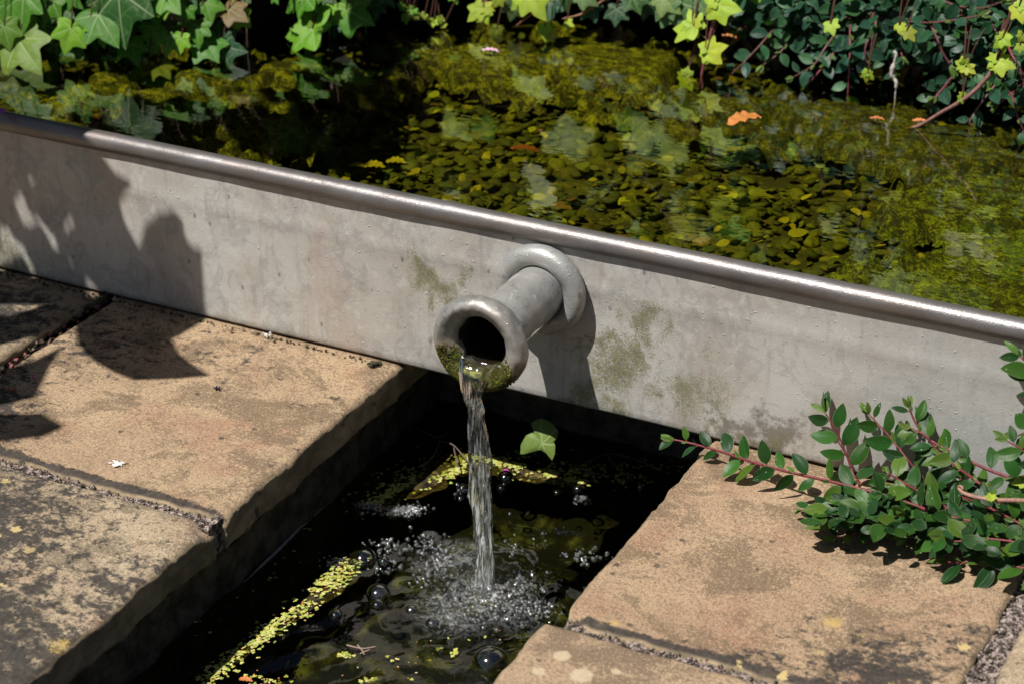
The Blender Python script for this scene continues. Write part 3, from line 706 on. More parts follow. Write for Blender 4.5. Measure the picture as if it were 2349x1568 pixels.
DKG, MDG, LTG, YLG, BLG = (.022, .080, .012), (.065, .20, .012), (.15, .33, .02), (.38, .48, .04), (.020, .075, .036)
def surf(px, py, dy=0.0):
    """where the ray of a photo position meets the leafy face dy in front of the bank"""
    r_ = ray(px, py); lo, hi = .5, 4.5
    for _ in range(50):
        m_ = (lo+hi)/2; q = CAM+r_*m_
        if q[1] > pond_back(q[0])-dy: hi = m_
        else: lo = m_
    return CAM+r_*lo
CN = np.array([.25, -.80, .55])
def rn(k=.3): return CN+np.array([random.gauss(0, k), random.gauss(0, k), random.gauss(0, k)])
def ivy_plant(name, label, leaves, dy, stems=(), vine=(.10, .045, .03), group=None):
    """leaves: (jx, jy, tx, ty, colour[, extra depth])"""
    L = Acc(); SS = []
    for lf in leaves:
        jx, jy, tx, ty, c_ = lf[:5]; e = lf[5] if len(lf) > 5 else 0.0
        p0 = surf(jx, jy, dy+e); p1 = at(tx, ty, (.15, .85, -.45), np.array([.15, .85, -.45])@p0+random.uniform(-.004, .004))
        ivy_leaf(L, p0, p1, rn(.22), jit(c_, .15), curl=random.random()*.5)
        q = p0+np.array([random.gauss(0, .006), .02, .035]); tube(L, smooth_path([p0, (p0+q)/2+np.array([0, 0, .004]), q], 4), .0007, 6, vine)
    for st, rad, col in stems:
        pts = [surf(x, y, dy+e) for x, y, e in st]; SS.append(Acc()); tube(SS[-1], smooth_path(pts, 6), np.linspace(rad, rad*.6, (len(pts)-1)*6+1), 8, col, jit=.15)
    org = L.v[0][0]; t = tag(empty(name, org), label, 'ivy', group); L.build('foliage', m_ivy, t)
    for S in SS: S.build('stem', m_stem, t)
    return t
G = 'ivy hanging over the back of the pond'
ivy_plant('ivy_plant', 'dark green ivy curtain with broad veined leaves in the top left corner', [
 (55, -12, 42, 82, MDG), (120, 3, 95, 60, MDG, .0), (120, 3, 168, 40, DKG, -.01), (164, 65, 146, 126, LTG, .03), (160, 60, 130, 20, DKG, .01), (272, -20, 273, 109, DKG, .02), (225, 34, 267, 104, MDG, .025),
 (215, 5, 200, 60, DKG, 0), (207, 62, 214, 86, LTG, .03), (228, 66, 240, 112, LTG, .02), (430, 22, 420, 62, MDG, .02), (416, 86, 408, 130, LTG, .03), (508, 106, 497, 44, BLG, .03), (508, 106, 562, 119, BLG, .028), (40, 90, 87, 164, (.13, .22, .02), .02),
 (10, 60, 22, 118, (.10, .20, .015), .02), (340, 148, 322, 178, (.20, .22, .03), .03), (365, 150, 388, 176, (.18, .22, .03), .03), (352, 162, 350, 186, (.22, .24, .03), .03), (164, 115, 164, 158, DKG, 0), (305, 120, 305, 172, BLG, .01), (270, 115, 262, 160, DKG, -.01),
 (455, 122, 458, 168, BLG, 0), (525, 22, 567, 46, (.16, .11, .03), .02), (350, 10, 365, 60, MDG, 0), (380, 15, 352, 40, LTG, .02), (380, -10, 410, 30, MDG, .01), (345, 60, 360, 105, MDG, .01), (350, 105, 345, 135, MDG, .01), (470, 5, 487, 50, MDG, .01),
 (300, 50, 300, 96, DKG, -.01), (100, 60, 80, 110, DKG, -.01), (130, 100, 190, 130, DKG, -.015), (225, 120, 200, 150, DKG, -.02), (480, -10, 440, 20, MDG, 0), (455, 60, 452, 112, MDG, .022), (385, 85, 378, 132, (.10, .22, .02), .024), (545, 30, 538, 78, LTG, .022), (470, 95, 500, 140, MDG, .024), (300, 100, 318, 150, MDG, .022), (250, 140, 246, 178, DKG, .02), (20, 10, 0, 50, MDG, 0), (395, 60, 380, 100, DKG, -.01), (330, -10, 300, 30, DKG, 0), (90, -10, 75, 25, DKG, 0), (160, -15, 180, 20, MDG, 0), (420, -20, 450, 15, DKG, 0), (510, 60, 530, 90, DKG, -.01)],
 .06, [([(565, -20, -.02), (566, 60, -.01), (567, 112, .0)], .0008, (.10, .07, .05)), ([(548, 120, 0), (547, 150, 0), (546, 185, 0)], .0006, (.05, .05, .03)), ([(380, 40, 0), (378, 80, 0), (376, 132, 0)], .001, (.08, .03, .02)), ([(466, 130, 0), (480, 156, .01), (502, 150, .01)], .0008, (.25, .03, .02))])
ivy_plant('ivy_plant', 'few separate green ivy leaves hanging in front of the black hollow left of centre', [
 (717, 67, 640, 75, LTG, .03), (716, 66, 697, 114, LTG, .028), (718, 66, 684, 16, LTG, .026), (794, 23, 856, 55, MDG, .02), (794, 23, 793, 79, LTG, .022), (800, 20, 812, -25, MDG, .02), (700, -8, 645, 27, MDG, .01), (705, -8, 727, 28, MDG, .012),
 (867, 10, 861, 49, DKG, -.02), (767, 55, 766, 90, BLG, -.01), (764, 16, 762, 34, LTG, .02), (880, -15, 905, 15, DKG, 0), (630, -12, 636, 10, MDG, 0), (560, -8, 575, 6, DKG, 0), (820, -15, 850, 8, MDG, .0), (745, -15, 770, 10, DKG, -.01)],
 .06, [([(752, -20, 0), (755, 60, 0), (757, 126, 0)], .0014, (.13, .06, .05)), ([(838, 58, 0), (841, 90, 0), (839, 132, 0)], .0008, (.12, .14, .04))])
def small(cx, cy, s, n, col, e=.02, down=True):
    out = []
    for _ in range(n):
        x, y = cx+random.gauss(0, s*.8), cy+random.gauss(0, s*.5); an = random.uniform(-.9, .9)+(math.pi/2 if down else 0)
        out.append((x, y, x+math.cos(an)*s, y+math.sin(an)*s, col, e))
    return out
ivy_plant('ivy_plant', 'yellow green young ivy dipping into the water at the top centre', small(931, 14, 17, 4, LTG)+small(964, 28, 17, 4, (.24, .32, .04))+small(1002, 45, 16, 4, YLG)+
 [(1105, 22, 1070, 50, YLG, .03), (1108, 26, 1118, 58, YLG, .03), (1110, 18, 1135, 25, YLG, .03), (1215, -15, 1245, 45, (.3, .42, .04), .04), (1200, -5, 1170, 25, (.3, .4, .05), .03), (1145, -5, 1130, 20, YLG, .02), (1250, 62, 1252, 96, YLG, .03), (1262, 80, 1270, 100, (.4, .4, .05), .03), (1140, 66, 1130, 90, (.35, .38, .04), .03),
  (1415, 20, 1410, 62, BLG, .01), (1360, 10, 1330, 45, BLG, 0), (1300, -10, 1300, 30, DKG, -.02), (1260, 5, 1262, 52, BLG, .0), (1450, -5, 1470, 30, DKG, 0), (1180, 12, 1170, 52, (.09, .16, .06), .01), (1040, -15, 1050, 10, LTG, .01), (1335, -10, 1370, 12, (.10, .16, .05), .01), (1480, 10, 1475, 50, BLG, -.01), (1300, 52, 1315, 60, YLG, .02)],
 .05, [([(1115, -10, .01), (1115, 30, .02), (1114, 64, .02)], .0016, (.22, .05, .04)), ([(1240, 20, .01), (1210, 40, .02), (1184, 60, .02)], .0014, (.25, .10, .06)), ([(1400, -10, .0), (1340, 30, .01), (1290, 44, .02)], .0014, (.28, .13, .07)), ([(1190, 40, 0), (1200, 20, 0), (1215, -8, 0)], .0012, (.2, .1, .06))], group=None)
ivy_plant('ivy_plant', 'lime ivy runner with star shaped leaves trailing into the water right of centre', [
 (1590, 62, 1540, 62, YLG, .05), (1592, 60, 1578, 18, YLG, .05), (1588, 62, 1575, 98, YLG, .05), (1592, 58, 1606, 38, YLG, .05), (1645, 12, 1700, 25, YLG, .05), (1643, 12, 1640, 44, YLG, .05), (1640, 5, 1612, 0, YLG, .05), (1622, 120, 1666, 104, YLG, .06), (1620, 122, 1636, 146, YLG, .06), (1622, 116, 1622, 88, YLG, .06), (1618, 118, 1603, 112, YLG, .06),
 (1574, 180, 1588, 210, YLG, .06), (1574, 178, 1596, 186, YLG, .06), (1572, 176, 1552, 164, YLG, .06), (1575, 174, 1578, 152, YLG, .06), (1530, 0, 1500, 50, (.11, .19, .07), .02), (1545, 5, 1570, 75, (.10, .18, .06), .015), (1520, -5, 1560, 30, (.13, .20, .06), .02), (1600, -10, 1615, 35, (.09, .16, .06), .0)],
 .05, [([(1644, 30, .045), (1633, 70, .05), (1622, 110, .055), (1612, 160, .06), (1605, 202, .06)], .0022, (.22, .06, .06)), ([(1645, 20, .03), (1615, 50, .04), (1605, 75, .045), (1622, 90, .05)], .001, (.14, .09, .06))])
ivy_plant('ivy_plant', 'lime ivy vine with a bare brown stem threading the shrub at upper right', [
 (2215, 155, 2205, 182, YLG, .09), (2210, 150, 2188, 140, YLG, .09), (2217, 155, 2238, 168, YLG, .09), (2212, 148, 2222, 134, YLG, .09), (2290, 140, 2330, 155, YLG, .09), (2288, 142, 2262, 158, YLG, .09), (2287, 140, 2284, 168, YLG, .09), (2286, 138, 2270, 118, YLG, .09), (2300, 88, 2318, 106, YLG, .09), (2298, 90, 2282, 104, YLG, .09), (2300, 90, 2303, 124, YLG, .09), (2301, 86, 2308, 64, YLG, .09),
 (2208, 224, 2196, 234, YLG, .1), (2208, 222, 2212, 206, YLG, .1), (1991, 168, 1986, 192, YLG, .08), (1990, 168, 1974, 166, LTG, .08), (2064, 58, 2080, 72, YLG, .08), (2062, 60, 2050, 70, YLG, .08), (2080, 72, 2100, 96, (.3, .36, .04), .08), (2338, 20, 2345, 55, YLG, .09), (2338, 15, 2360, 0, YLG, .09), (2345, 80, 2335, 100, YLG, .09), (1906, 55, 1912, 82, YLG, .07), (1904, 58, 1890, 60, (.2, .3, .05), .07), (2340, 105, 2338, 125, YLG, .09)],
 .05, [([(2300, 140, .08), (2274, 168, .09), (2240, 205, .095), (2204, 233, .1), (2155, 261, .1), (2110, 288, .1), (2079, 296, .1)], .0026, (.24, .12, .10))])

def shoot(L, S, pts, leafL, cols, rad=.0011, stemc=(.16, .025, .03), spacing=.013, nup=(0, -.2, 1), tip=True, tilt=.35, wide=.27, taper=True, start=.0):
    pts = smooth_path(pts, 8); seg = np.linalg.norm(np.diff(pts, axis=0), axis=1); cum = np.concatenate([[0], np.cumsum(seg)]); T = cum[-1]
    tube(S, pts, np.linspace(rad*1.15, rad*.55, len(pts)) if taper else rad, 8, stemc, jit=.12)
    s = start+spacing*.4; side = random.choice((-1, 1)); up = np.array(nup, float)
    while s < T:
        p = np.array([np.interp(s, cum, pts[:, k]) for k in range(3)]); i = min(len(pts)-2, int(np.searchsorted(cum, s)))
        d = pts[i+1]-pts[max(0, i-1)]; d /= np.linalg.norm(d); sd = np.cross(d, up); sd /= np.linalg.norm(sd)+1e-9
        fr = s/T; LL = leafL*random.uniform(.72, 1.12)*(1-.35*max(0, fr-.8)/.2)
        dirn = d*random.uniform(.35, .9)+sd*side*random.uniform(.6, 1.0)+up*random.uniform(-.1, .5)
        nn = up+np.array([random.gauss(0, tilt) for _ in range(3)])
        nr = np.asarray(nn)-sd*side*.2
        pet = p+dirn/np.linalg.norm(dirn)*.0022; tube(S, [p, pet], .0005, 5, (.22, .10, .04), cap=False)
        cot_leaf(L, pet, dirn, nr, LL, jit(random.choice(cols), .2), wide*random.uniform(.9, 1.15))
        if random.random() < .35:   # young pair in the axil
            cot_leaf(L, p, d*.8+up*.5-sd*side*.3, nn, LL*.45, jit((.09, .17, .03), .2), .2)
        s += spacing*random.uniform(.7, 1.25); side = -side
    if tip:
        d = pts[-1]-pts[-4]; d /= np.linalg.norm(d)
        for k in range(3): cot_leaf(L, pts[-1], d+np.array([random.gauss(0, .35) for _ in range(3)]), up+np.array([random.gauss(0, .4) for _ in range(3)]), leafL*random.uniform(.4, .75), jit((.10, .17, .03), .2), .2)

L = Acc()
for _ in range(900):
    x = random.uniform(-.75, .6); y = random.uniform(.02, pond_back(x)); lc = random.choice(((.12, .13, .006), (.20, .19, .008), (.32, .31, .012), (.06, .07, .008), (.10, .10, .006), (.13, .07, .015), (.10, .13, .02), (.08, .09, .01)))
    if any(mat_mask(x, y, bl) > .3 for _, _, bl, _, _ in MATS): continue
    cot_leaf(L, (x, y, random.uniform(.112, .121)), (random.gauss(0, 1), random.gauss(0, 1), random.gauss(0, .15)), (random.gauss(0, .25), random.gauss(0, .25), 1), random.uniform(.008, .020), jit(lc, .3), random.uniform(.2, .4), .1, .1)
tag(L.build('leaf_litter', m_tint), 'sunken yellow and olive leaf litter among the pebbles', 'leaf litter', kind='stuff')
# ---- cotoneaster sprawling over the paving, lower right
CC = [(.017, .066, .010), (.024, .082, .010), (.013, .050, .010), (.035, .105, .012), (.015, .056, .014), (.020, .07, .012), (.065, .13, .015)]
root = atz(2500, 1240, .01); bush = tag(empty('creeping_shrub', root), 'glossy green creeping shrub sprawling over the right hand paving against the lead wall', 'shrub')
def pz(lst): return [atz(x, y, z) for x, y, z in lst]
def py_(lst): return [aty(x, y, d) for x, y, d in lst]
shoots = [
 (pz([(2420, 1235, .03), (2349, 1215, .03), (2175, 1184, .03), (2101, 1159, .029), (2032, 1136, .028), (1917, 1106, .026), (1816, 1083, .022), (1733, 1061, .018), (1654, 1035, .014), (1594, 1018, .012), (1544, 1007, .012)]), .0016, .021),
 ([atz(1975, 1110, .022)]+py_([(1959, 1090, -.030), (1940, 1037, -.022), (1917, 984, -.018), (1892, 945, -.015)]), .0011, .024),
 ([atz(2150, 1150, .03)]+py_([(2111, 1090, -.035), (2078, 1048, -.028), (2042, 1002, -.02), (1993, 949, -.014)]), .0011, .024),
 (py_([(2420, 1135, -.06), (2349, 1106, -.05), (2267, 1076, -.042), (2194, 1041, -.034), (2129, 1005, -.026), (2101, 970, -.02), (2085, 933, -.016)]), .0014, .022),
 (py_([(2250, 1110, -.06), (2161, 1044, -.035), (2125, 1000, -.03), (2088, 981, -.026)]), .001, .02),
 (pz([(2080, 1150, .018), (1945, 1152, .014), (1894, 1166, .012), (1839, 1170, .009)]), .0010, .018),
 (pz([(2160, 1210, .02), (2032, 1200, .016), (1954, 1191, .014), (1885, 1177, .012)]), .0010, .019),
 (pz([(2200, 1200, .018), (2080, 1205, .014), (1991, 1212, .012), (1940, 1228, .010), (1917, 1233, .008)]), .0011, .018),
 (pz([(2420, 1205, .02), (2310, 1202, .02), (2203, 1207, .018), (2143, 1223, .014), (2080, 1232, .012)]), .0011, .021),
 (pz([(2440, 1318, .015), (2349, 1302, .014), (2304, 1295, .013), (2212, 1290, .01), (2175, 1288, .01)]), .0013, .026),
 (pz([(2430, 1215, .02), (2349, 1246, .02), (2313, 1267, .018), (2277, 1286, .014)]), .001, .022),
 (pz([(2430, 1190, .04), (2330, 1170, .04), (2240, 1120, .035), (2200, 1095, .03)]), .0011, .022),
 (py_([(2440, 1030, -.06), (2380, 985, -.05), (2330, 1000, -.04)]), .001, .02),
 (pz([(2440, 1260, .035), (2349, 1205, .04), (2250, 1155, .04), (2180, 1130, .035)]), .0012, .022),
 (pz([(2380, 1250, .03), (2270, 1235, .028), (2180, 1240, .022), (2120, 1215, .02)]), .001, .021),
 (pz([(2200, 1180, .03), (2080, 1110, .034), (2030, 1080, .03)]), .0011, .022),
 (py_([(2440, 1100, -.08), (2360, 1040, -.06), (2310, 1010, -.05)]), .001, .02),
]
for pts, rad, ll in shoots:
    L = Acc(); S = Acc(); on_wall = abs(pts[-1][1]) < .06
    shoot(L, S, pts, ll*.98, CC, rad, spacing=.0100, nup=(.1, -.75, .65) if on_wall else (.1, -.35, .95), tilt=.32)
    s_ = S.build('stem', m_stem, bush); L.build('leaves', m_cot, s_)
L = Acc()
for _ in range(470):
    u = random.random()**.8; px = 1880+u*520; top = 1150-(px-1930)*.16; bot = np.interp(px, [1880, 2100, 2250, 2349, 2420], [1205, 1228, 1262, 1300, 1320])
    pyy = random.uniform(top, bot); z = random.uniform(.006, .034)
    p = atz(px, pyy, z)
    if p[1] > -.02: continue
    cot_leaf(L, p, (random.gauss(-.5, .7), random.gauss(0, .7), random.uniform(-.1, .4)), (random.gauss(.1, .4), random.gauss(-.4, .4), 1), random.uniform(.013, .022), jit(random.choice(CC), .3), .29)
L.build('understorey', m_cot, bush)
# far right sprig leaning on the wall
L = Acc(); S = Acc(); sg = tag(empty('shrub_sprig', aty(2400, 880, -.03)), 'small leafy sprig entering at the right edge halfway up the lead wall', 'shrub')
shoot(L, S, py_([(2480, 985, -.05), (2420, 930, -.035), (2368, 850, -.024), (2340, 815, -.02)]), .023, CC, .0011, spacing=.011, nup=(.1, -.8, .6)); cot_leaf(L, aty(2362, 868, -.026), (-1, 0, .25), (.1, -.7, .7), .021, CC[3])
S.build('stem', m_stem, sg); L.build('leaves', m_cot, sg)
# bare ivy tip
S = Acc(); L = Acc(); iv = tag(empty('ivy_runner', atz(2420, 1150, .055)), 'pinkish bare ivy runner tip curling above the creeping shrub at lower right', 'ivy')
tube(S, smooth_path(pz([(2440, 1150, .055), (2349, 1147, .055), (2277, 1145, .055), (2235, 1138, .054), (2212, 1130, .053), (2200, 1120, .053), (2201, 1114, .055), (2207, 1116, .056), (2208, 1122, .055)]), 5), np.linspace(.0021, .0009, 41), 8, (.36, .20, .15))
S.build('stem', m_stem, iv)
for a_, b_ in (((2272, 1142), (2258, 1136)), ((2274, 1141), (2284, 1130)), ((2272, 1141), (2268, 1127)), ((2349, 1106), (2325, 1086)), ((2352, 1106), (2338, 1092))): ivy_leaf(L, atz(*a_, .06), atz(*b_, .062), (0, -.4, 1), YLG)
L.build('leaves', m_ivy, iv)

# ---- cotoneaster hanging behind the pond, upper right
CG = [(.022, .080, .038), (.028, .095, .045), (.016, .060, .030), (.035, .11, .035), (.020, .070, .042)]
hang = tag(empty('hanging_shrub', surf(2100, -40, .05)), 'dark green small leaved shrub with red stems hanging into the pond at upper right', 'shrub')
st = [[(1780, -60, -.02), (1752, 0, .02), (1715, 50, .05), (1690, 72, .07)], [(1880, -60, -.03), (1843, 0, .02), (1790, 50, .06), (1744, 104, .09), (1700, 150, .1), (1673, 175, .1)],
 [(1860, 20, 0), (1820, 80, .06), (1790, 120, .08), (1750, 150, .09)], [(1980, -20, .02), (1921, 71, .07), (1890, 115, .09), (1867, 149, .1), (1820, 178, .1)], [(1960, 40, .03), (1930, 95, .07), (1898, 142, .09), (1870, 175, .1), (1852, 194, .1)],
 [(1950, -40, 0), (1949, 17, .04), (1950, 80, .07), (1949, 140, .09), (1944, 222, .1)], [(1960, 30, .02), (1999, 39, .05), (2107, 52, .07), (2180, 48, .08), (2243, 37, .08)], [(2120, 20, .04), (2135, 56, .07), (2150, 90, .08), (2163, 121, .08), (2180, 150, .08)],
 [(2000, 30, .0), (2020, 90, .04), (2038, 140, .06), (2052, 175, .08)], [(2300, 60, .05), (2317, 117, .09), (2340, 160, .1), (2352, 205, .1)], [(2340, 150, .06), (2291, 188, .09), (2250, 238, .11), (2225, 279, .12), (2232, 290, .12)], [(2390, 90, .04), (2349, 108, .08), (2317, 140, .09), (2280, 180, .09)],
 [(2180, 185, .06), (2165, 205, .08), (2140, 222, .1)], [(2200, 160, .06), (2178, 185, .08), (2148, 222, .1), (2136, 240, .1)], [(2300, 170, .05), (2325, 230, .1), (2335, 270, .12), (2348, 300, .12)], [(2060, -50, 0), (2080, 30, .04), (2060, 90, .06), (2070, 130, .07)],
 [(2200, -50, 0), (2200, 20, .04), (2220, 80, .07), (2210, 130, .08)], [(2280, -50, 0), (2270, 20, .04), (2290, 90, .07)], [(2100, -60, 0), (2160, 0, .04), (2240, 20, .06), (2300, 5, .07)], [(1700, -60, 0), (1690, -10, .02), (1680, 20, .03)], [(2360, 180, .05), (2320, 215, .09), (2290, 240, .1)], [(2000, -30, .02), (2010, 50, .06), (1985, 110, .08), (1990, 150, .08)]]
for q in st:
    L = Acc(); S = Acc()
    shoot(L, S, [surf(x, y, d) for x, y, d in q], .0195, CG, .0013, stemc=random.choice([(.2, .04, .05), (.16, .05, .06), (.13, .06, .05)]), spacing=.0125, nup=(.2, -.7, .7), tilt=.4, wide=.29)
    s_ = S.build('stem', m_stem, hang); L.build('leaves', m_cot, s_)
L = Acc()
for _ in range(1250):
    px = random.uniform(1680, 2450); lim = np.interp(px, [1680, 1760, 1850, 1950, 2060, 2130, 2250, 2450], [10, 55, 95, 120, 110, 140, 175, 200])
    pyy = lim-abs(random.gauss(0, 1))*75
    p = surf(px, pyy, random.uniform(-.01, .075)); cot_leaf(L, p, (random.gauss(-.4, .7), random.gauss(-.4, .5), random.gauss(-.3, .6)), (random.gauss(.1, .4), random.gauss(-.8, .3), random.gauss(.7, .3)), random.uniform(.013, .021), jit(random.choice(CG), .3), .30)
L.build('foliage', m_cot, hang)
# white dead root
S = Acc(); tube(S, smooth_path([surf(x, y, .09) for x, y in ((2050, 118), (2056, 128), (2050, 150), (2046, 172), (2056, 190), (2054, 215), (2052, 245))], 6), np.array([.0016]*12+[.0028]*8+[.0018]*8+[.0007]*9), 8, (.55, .52, .47), jit=.5)
tag(S.build('dead_root', m_tint), 'pale dead root hanging into the pond below the red stemmed shrub', 'root')

# ivy and dark foliage higher on the bank (seen mirrored in the pond)
L = Acc(); S = Acc()
for _ in range(430):
    x = random.uniform(-.62, 1.2) if random.random() < .88 else random.uniform(-1.25, -.6); z = random.uniform(.24, .66) if x > -.2 else random.uniform(.27, .66)
    y = pond_back(x)-random.uniform(.0, .06)-.05*(z-.2); p = np.array([x, y, z]); s_ = random.uniform(.028, .052)
    d = np.array([random.gauss(0, .5), random.gauss(-.3, .2), random.gauss(-.9, .3)]); d /= np.linalg.norm(d)
    ivy_leaf(L, p, p+d*s_, rn(.35), jit(random.choice((LTG, LTG, YLG, (.42, .5, .22), (.34, .44, .16), DKG) if x > -.42 else (DKG, BLG, DKG, MDG)), .25), seg=28)  # leaf colours paled for brighter reflections, darkened at the left in place of shade
up_ = tag(empty('ivy_plant', (0, .55, .6)), 'bright ivy covering the bank above the pond, seen mirrored in the water', 'ivy'); L.build('foliage', m_ivy, up_)
for k in range(14):
    x = -1.2+k*.17; pts = [(x+random.gauss(0, .04), pond_back(x)-.0-.04*t, .62-.38*t) for t in (0, .3, .6, 1)]; S = Acc(); tube(S, smooth_path(pts, 5), .0022, 7, (.13, .08, .05)); S.build('stem', m_stem, up_)

# rock at the far left of the pond
a = Acc(); c_ = surf(10, 175, .04)
v = IV3*np.array([.055, .03, .028]); v = v*(1+.18*np.array([[fbm(q, 25)] for q in v])); a.add(v+c_, IF3)
tag(a.build('rock', mat_simple('rock', (.012, .014, .012), (.055, .065, .05), 30, .8, .003)), 'dark wet rock under the ivy at the left edge of the pond', 'rock')

# ------------------------------------------------------------------ overhanging shrub at the left (its shadow falls on wall and slab)
def zz6(x, y): return (x*.479, 281.9+y*.479)
def shadow_pt(q):
    vx, vy = zz6(*q)
    return aty(vx, vy, 0) if vy < 622+.235*vx else atz(vx, vy, 0)
DIST = .62
ex = np.cross(SD, (0, 0, 1)); ex /= np.linalg.norm(ex); ey = np.cross(ex, SD)
polys = [
 [(330, 30), (420, 90), (480, 150), (550, 240), (635, 290), (630, 320), (578, 390), (600, 480), (665, 600), (700, 820), (500, 830), (390, 720), (350, 600), (375, 480), (340, 410), (300, 480), (290, 560), (250, 430), (300, 200)],
 [(665, 600), (700, 490), (760, 435), (830, 420), (880, 470), (890, 560), (930, 600), (965, 600), (985, 920), (900, 990), (820, 1030), (860, 1100), (930, 1160), (1010, 1205), (860, 1220), (640, 1230), (540, 1190), (440, 1130), (370, 1060), (350, 930), (480, 820), (620, 780)],
 [(-200, 900), (50, 920), (200, 870), (350, 830), (480, 830), (350, 960), (150, 1020), (-10, 1060), (-200, 1060)], [(-100, 1210), (170, 1130), (310, 1060), (240, 1160), (170, 1310), (-100, 1370)], [(-100, 1390), (200, 1385), (310, 1450), (200, 1500), (-100, 1530)]]
L = Acc(); S = Acc(); allc = []
from mathutils.geometry import tessellate_polygon
for k, pl in enumerate(polys):
    P3 = [shadow_pt(q) for q in pl]; D = DIST+.05*k; z0 = 0.0
    P3 = [p-SD*D for p in P3]; c0 = np.mean(P3, 0)
    # bring the outline onto one gently tilted leaf plane
    n_ = -SD; P3 = [p-SD*0+SD*float(((c0-p)@SD)) for p in P3]
    pts2 = [Vector((float((p-c0)@ex), float((p-c0)@ey), 0)) for p in P3]
    tri = tessellate_polygon([pts2]); nP = len(P3); top = [p+n_*.0003 for p in P3]; bot = [p-n_*.0003 for p in P3]
    L.add(top+bot, [tuple(t) for t in tri]+[tuple(i+nP for i in t[::-1]) for t in tri]+[(i, (i+1) % nP, (i+1) % nP+nP, i+nP) for i in range(nP)], None, np.tile(np.array([.04, .11, .02, 1.0]), (2*nP, 1))); allc.append(c0)
HOL = [(150, 265, 26, 60, .1), (95, 365, 36, 52, .3), (145, 470, 44, 62, .2), (240, 545, 20, 105, .45), (325, 495, 34, 72, -.2), (345, 680, 18, 50, .2), (0, 380, 18, 50, 0), (40, 620, 95, 70, .5), (20, 520, 30, 60, .3), (150, 690, 14, 60, .3)]
P0 = shadow_pt((200, 400))-SD*(DIST+.02)
for gx_ in range(-220, 395, 17):
    for gy_ in range(-190, 850, 17):
        cx_, cy_ = gx_+random.uniform(0, 9), gy_+random.uniform(0, 9); hit = False
        for hx, hy, ha, hb, an in HOL:
            dx_, dy_ = cx_-hx, cy_-hy
            if ((dx_*math.cos(an)-dy_*math.sin(an))/(ha+13))**2+((dx_*math.sin(an)+dy_*math.cos(an))/(hb+14))**2 < 1: hit = True
        if hit: continue
        t_ = shadow_pt((cx_, cy_)); t_ = t_-SD*(((t_-P0)@SD)+random.uniform(-.07, .07))
        sx_ = ex*random.gauss(0, 1)+ey*random.gauss(0, 1); sx_ /= np.linalg.norm(sx_)
        cot_leaf(L, t_-sx_*.0058, sx_, -SD+ex*random.gauss(0, .25)+ey*random.gauss(0, .25), .0125, jit((.04, .11, .02)), .45)
base = np.array([-1.15, -.62, 0.0])
SS = []
for c0 in allc:
    S = Acc(); SS.append(S); tube(S, smooth_path([base, base+(0, .05, .35), (base+c0)/2+(0, 0, .18), c0], 6), np.linspace(.006, .0015, 19), 8, (.12, .08, .05))
n_ = 0
while n_ < 420:      # canopy further up: shades the left of the pond
    px, py = random.uniform(-250, 960), random.uniform(60, 330)
    if px < 680 and py < 225: continue
    if math.hypot(px-725, py-95) < 75 or math.hypot(px-805, py-60) < 70: continue
    if px > 960-(py-60)*.55+random.gauss(0, 20) or py > 250+.2086*px-30-(60 if px > 450 else 0)-(120 if px > 620 else 0)*0: continue
    if random.random() < .12: continue
    n_ += 1; p = atz(px, py, ZP)-SD*random.uniform(.62, .80); cot_leaf(L, p, (random.gauss(0, 1), random.gauss(0, 1), random.gauss(-.2, .3)), (random.gauss(0, .4), random.gauss(-.3, .4), 1), random.uniform(.025, .05), (.04, .11, .02), .34)
os_ = tag(empty('overhanging_shrub', base), 'broad leaved shrub beyond the left edge, its shadow on the wall and slab', 'shrub'); L.build('foliage', m_cot, os_, smooth=False)
for S in SS: S.build('stem', m_stem, os_)

# ------------------------------------------------------------------ things on the rill
def disc(acc, c, r, col, n=7, nrm=(0, 0, 1), el=1.0):
    an = random.uniform(0, 6.28); vs = [np.array(c)+(0, 0, r*.12)]
    for j in range(n):
        t = 2*math.pi*j/n; x, y = math.cos(t)*r, math.sin(t)*r*el
        vs.append(np.array(c)+(x*math.cos(an)-y*math.sin(an), x*math.sin(an)+y*math.cos(an), 0))
    acc.add(vs, [(0, 1+j, 1+(j+1) % n) for j in range(n)], None, np.tile(np.array([*col, 1.0]), (n+1, 1)))
DW = [(.34, .36, .07), (.46, .46, .12), (.28, .32, .06), (.50, .48, .17)]; OR = [(.5, .22, .05), (.55, .32, .12), (.3, .12, .05), (.6, .45, .25)]
DK = Acc(); SEED = Acc()
def along(pts, n, w, dens_or=.12, r=.00125, dark=1.0):
    n = int(n*.95)
    P = [np.array(p, float) for p in pts]
    for _ in range(n):
        k = random.randrange(len(P)-1); t = random.random(); q = P[k]*(1-t)+P[k+1]*t; ww = w if np.isscalar(w) else np.interp(k+t, range(len(w)), w)
        wob_ = nz((k+t, 1.7, 0), 2.3)*ww*1.6; ww = ww*(.75+.9*abs(nz((k+t, 5.2, 0), 3.1)))
        if nz((q[0]*.02, q[1]*.02, 3), 1.7) < -.18: continue
        q = q+np.array([random.gauss(0, ww)+wob_, random.gauss(0, ww*.55)]); p = atz(q[0], q[1], ZR)
        if not(-.178 < p[0] < .198 and p[1] < .13): continue
        zc = rill_z(p[0], p[1])+.0008
        if random.random() < dens_or: disc(SEED, (p[0], p[1], zc), r*random.uniform(.5, 1.1), random.choice(OR), 6, el=.6)
        else:
            col = jit(random.choice(DW), .15); a0 = random.uniform(0, 6.28)
            for m_ in range(random.choice((2, 3, 3))):
                disc(DK, (p[0]+math.cos(a0+m_*2.1)*r*.8, p[1]+math.sin(a0+m_*2.1)*r*.8, zc+random.random()*.0004), r*random.uniform(.6, .95), col)
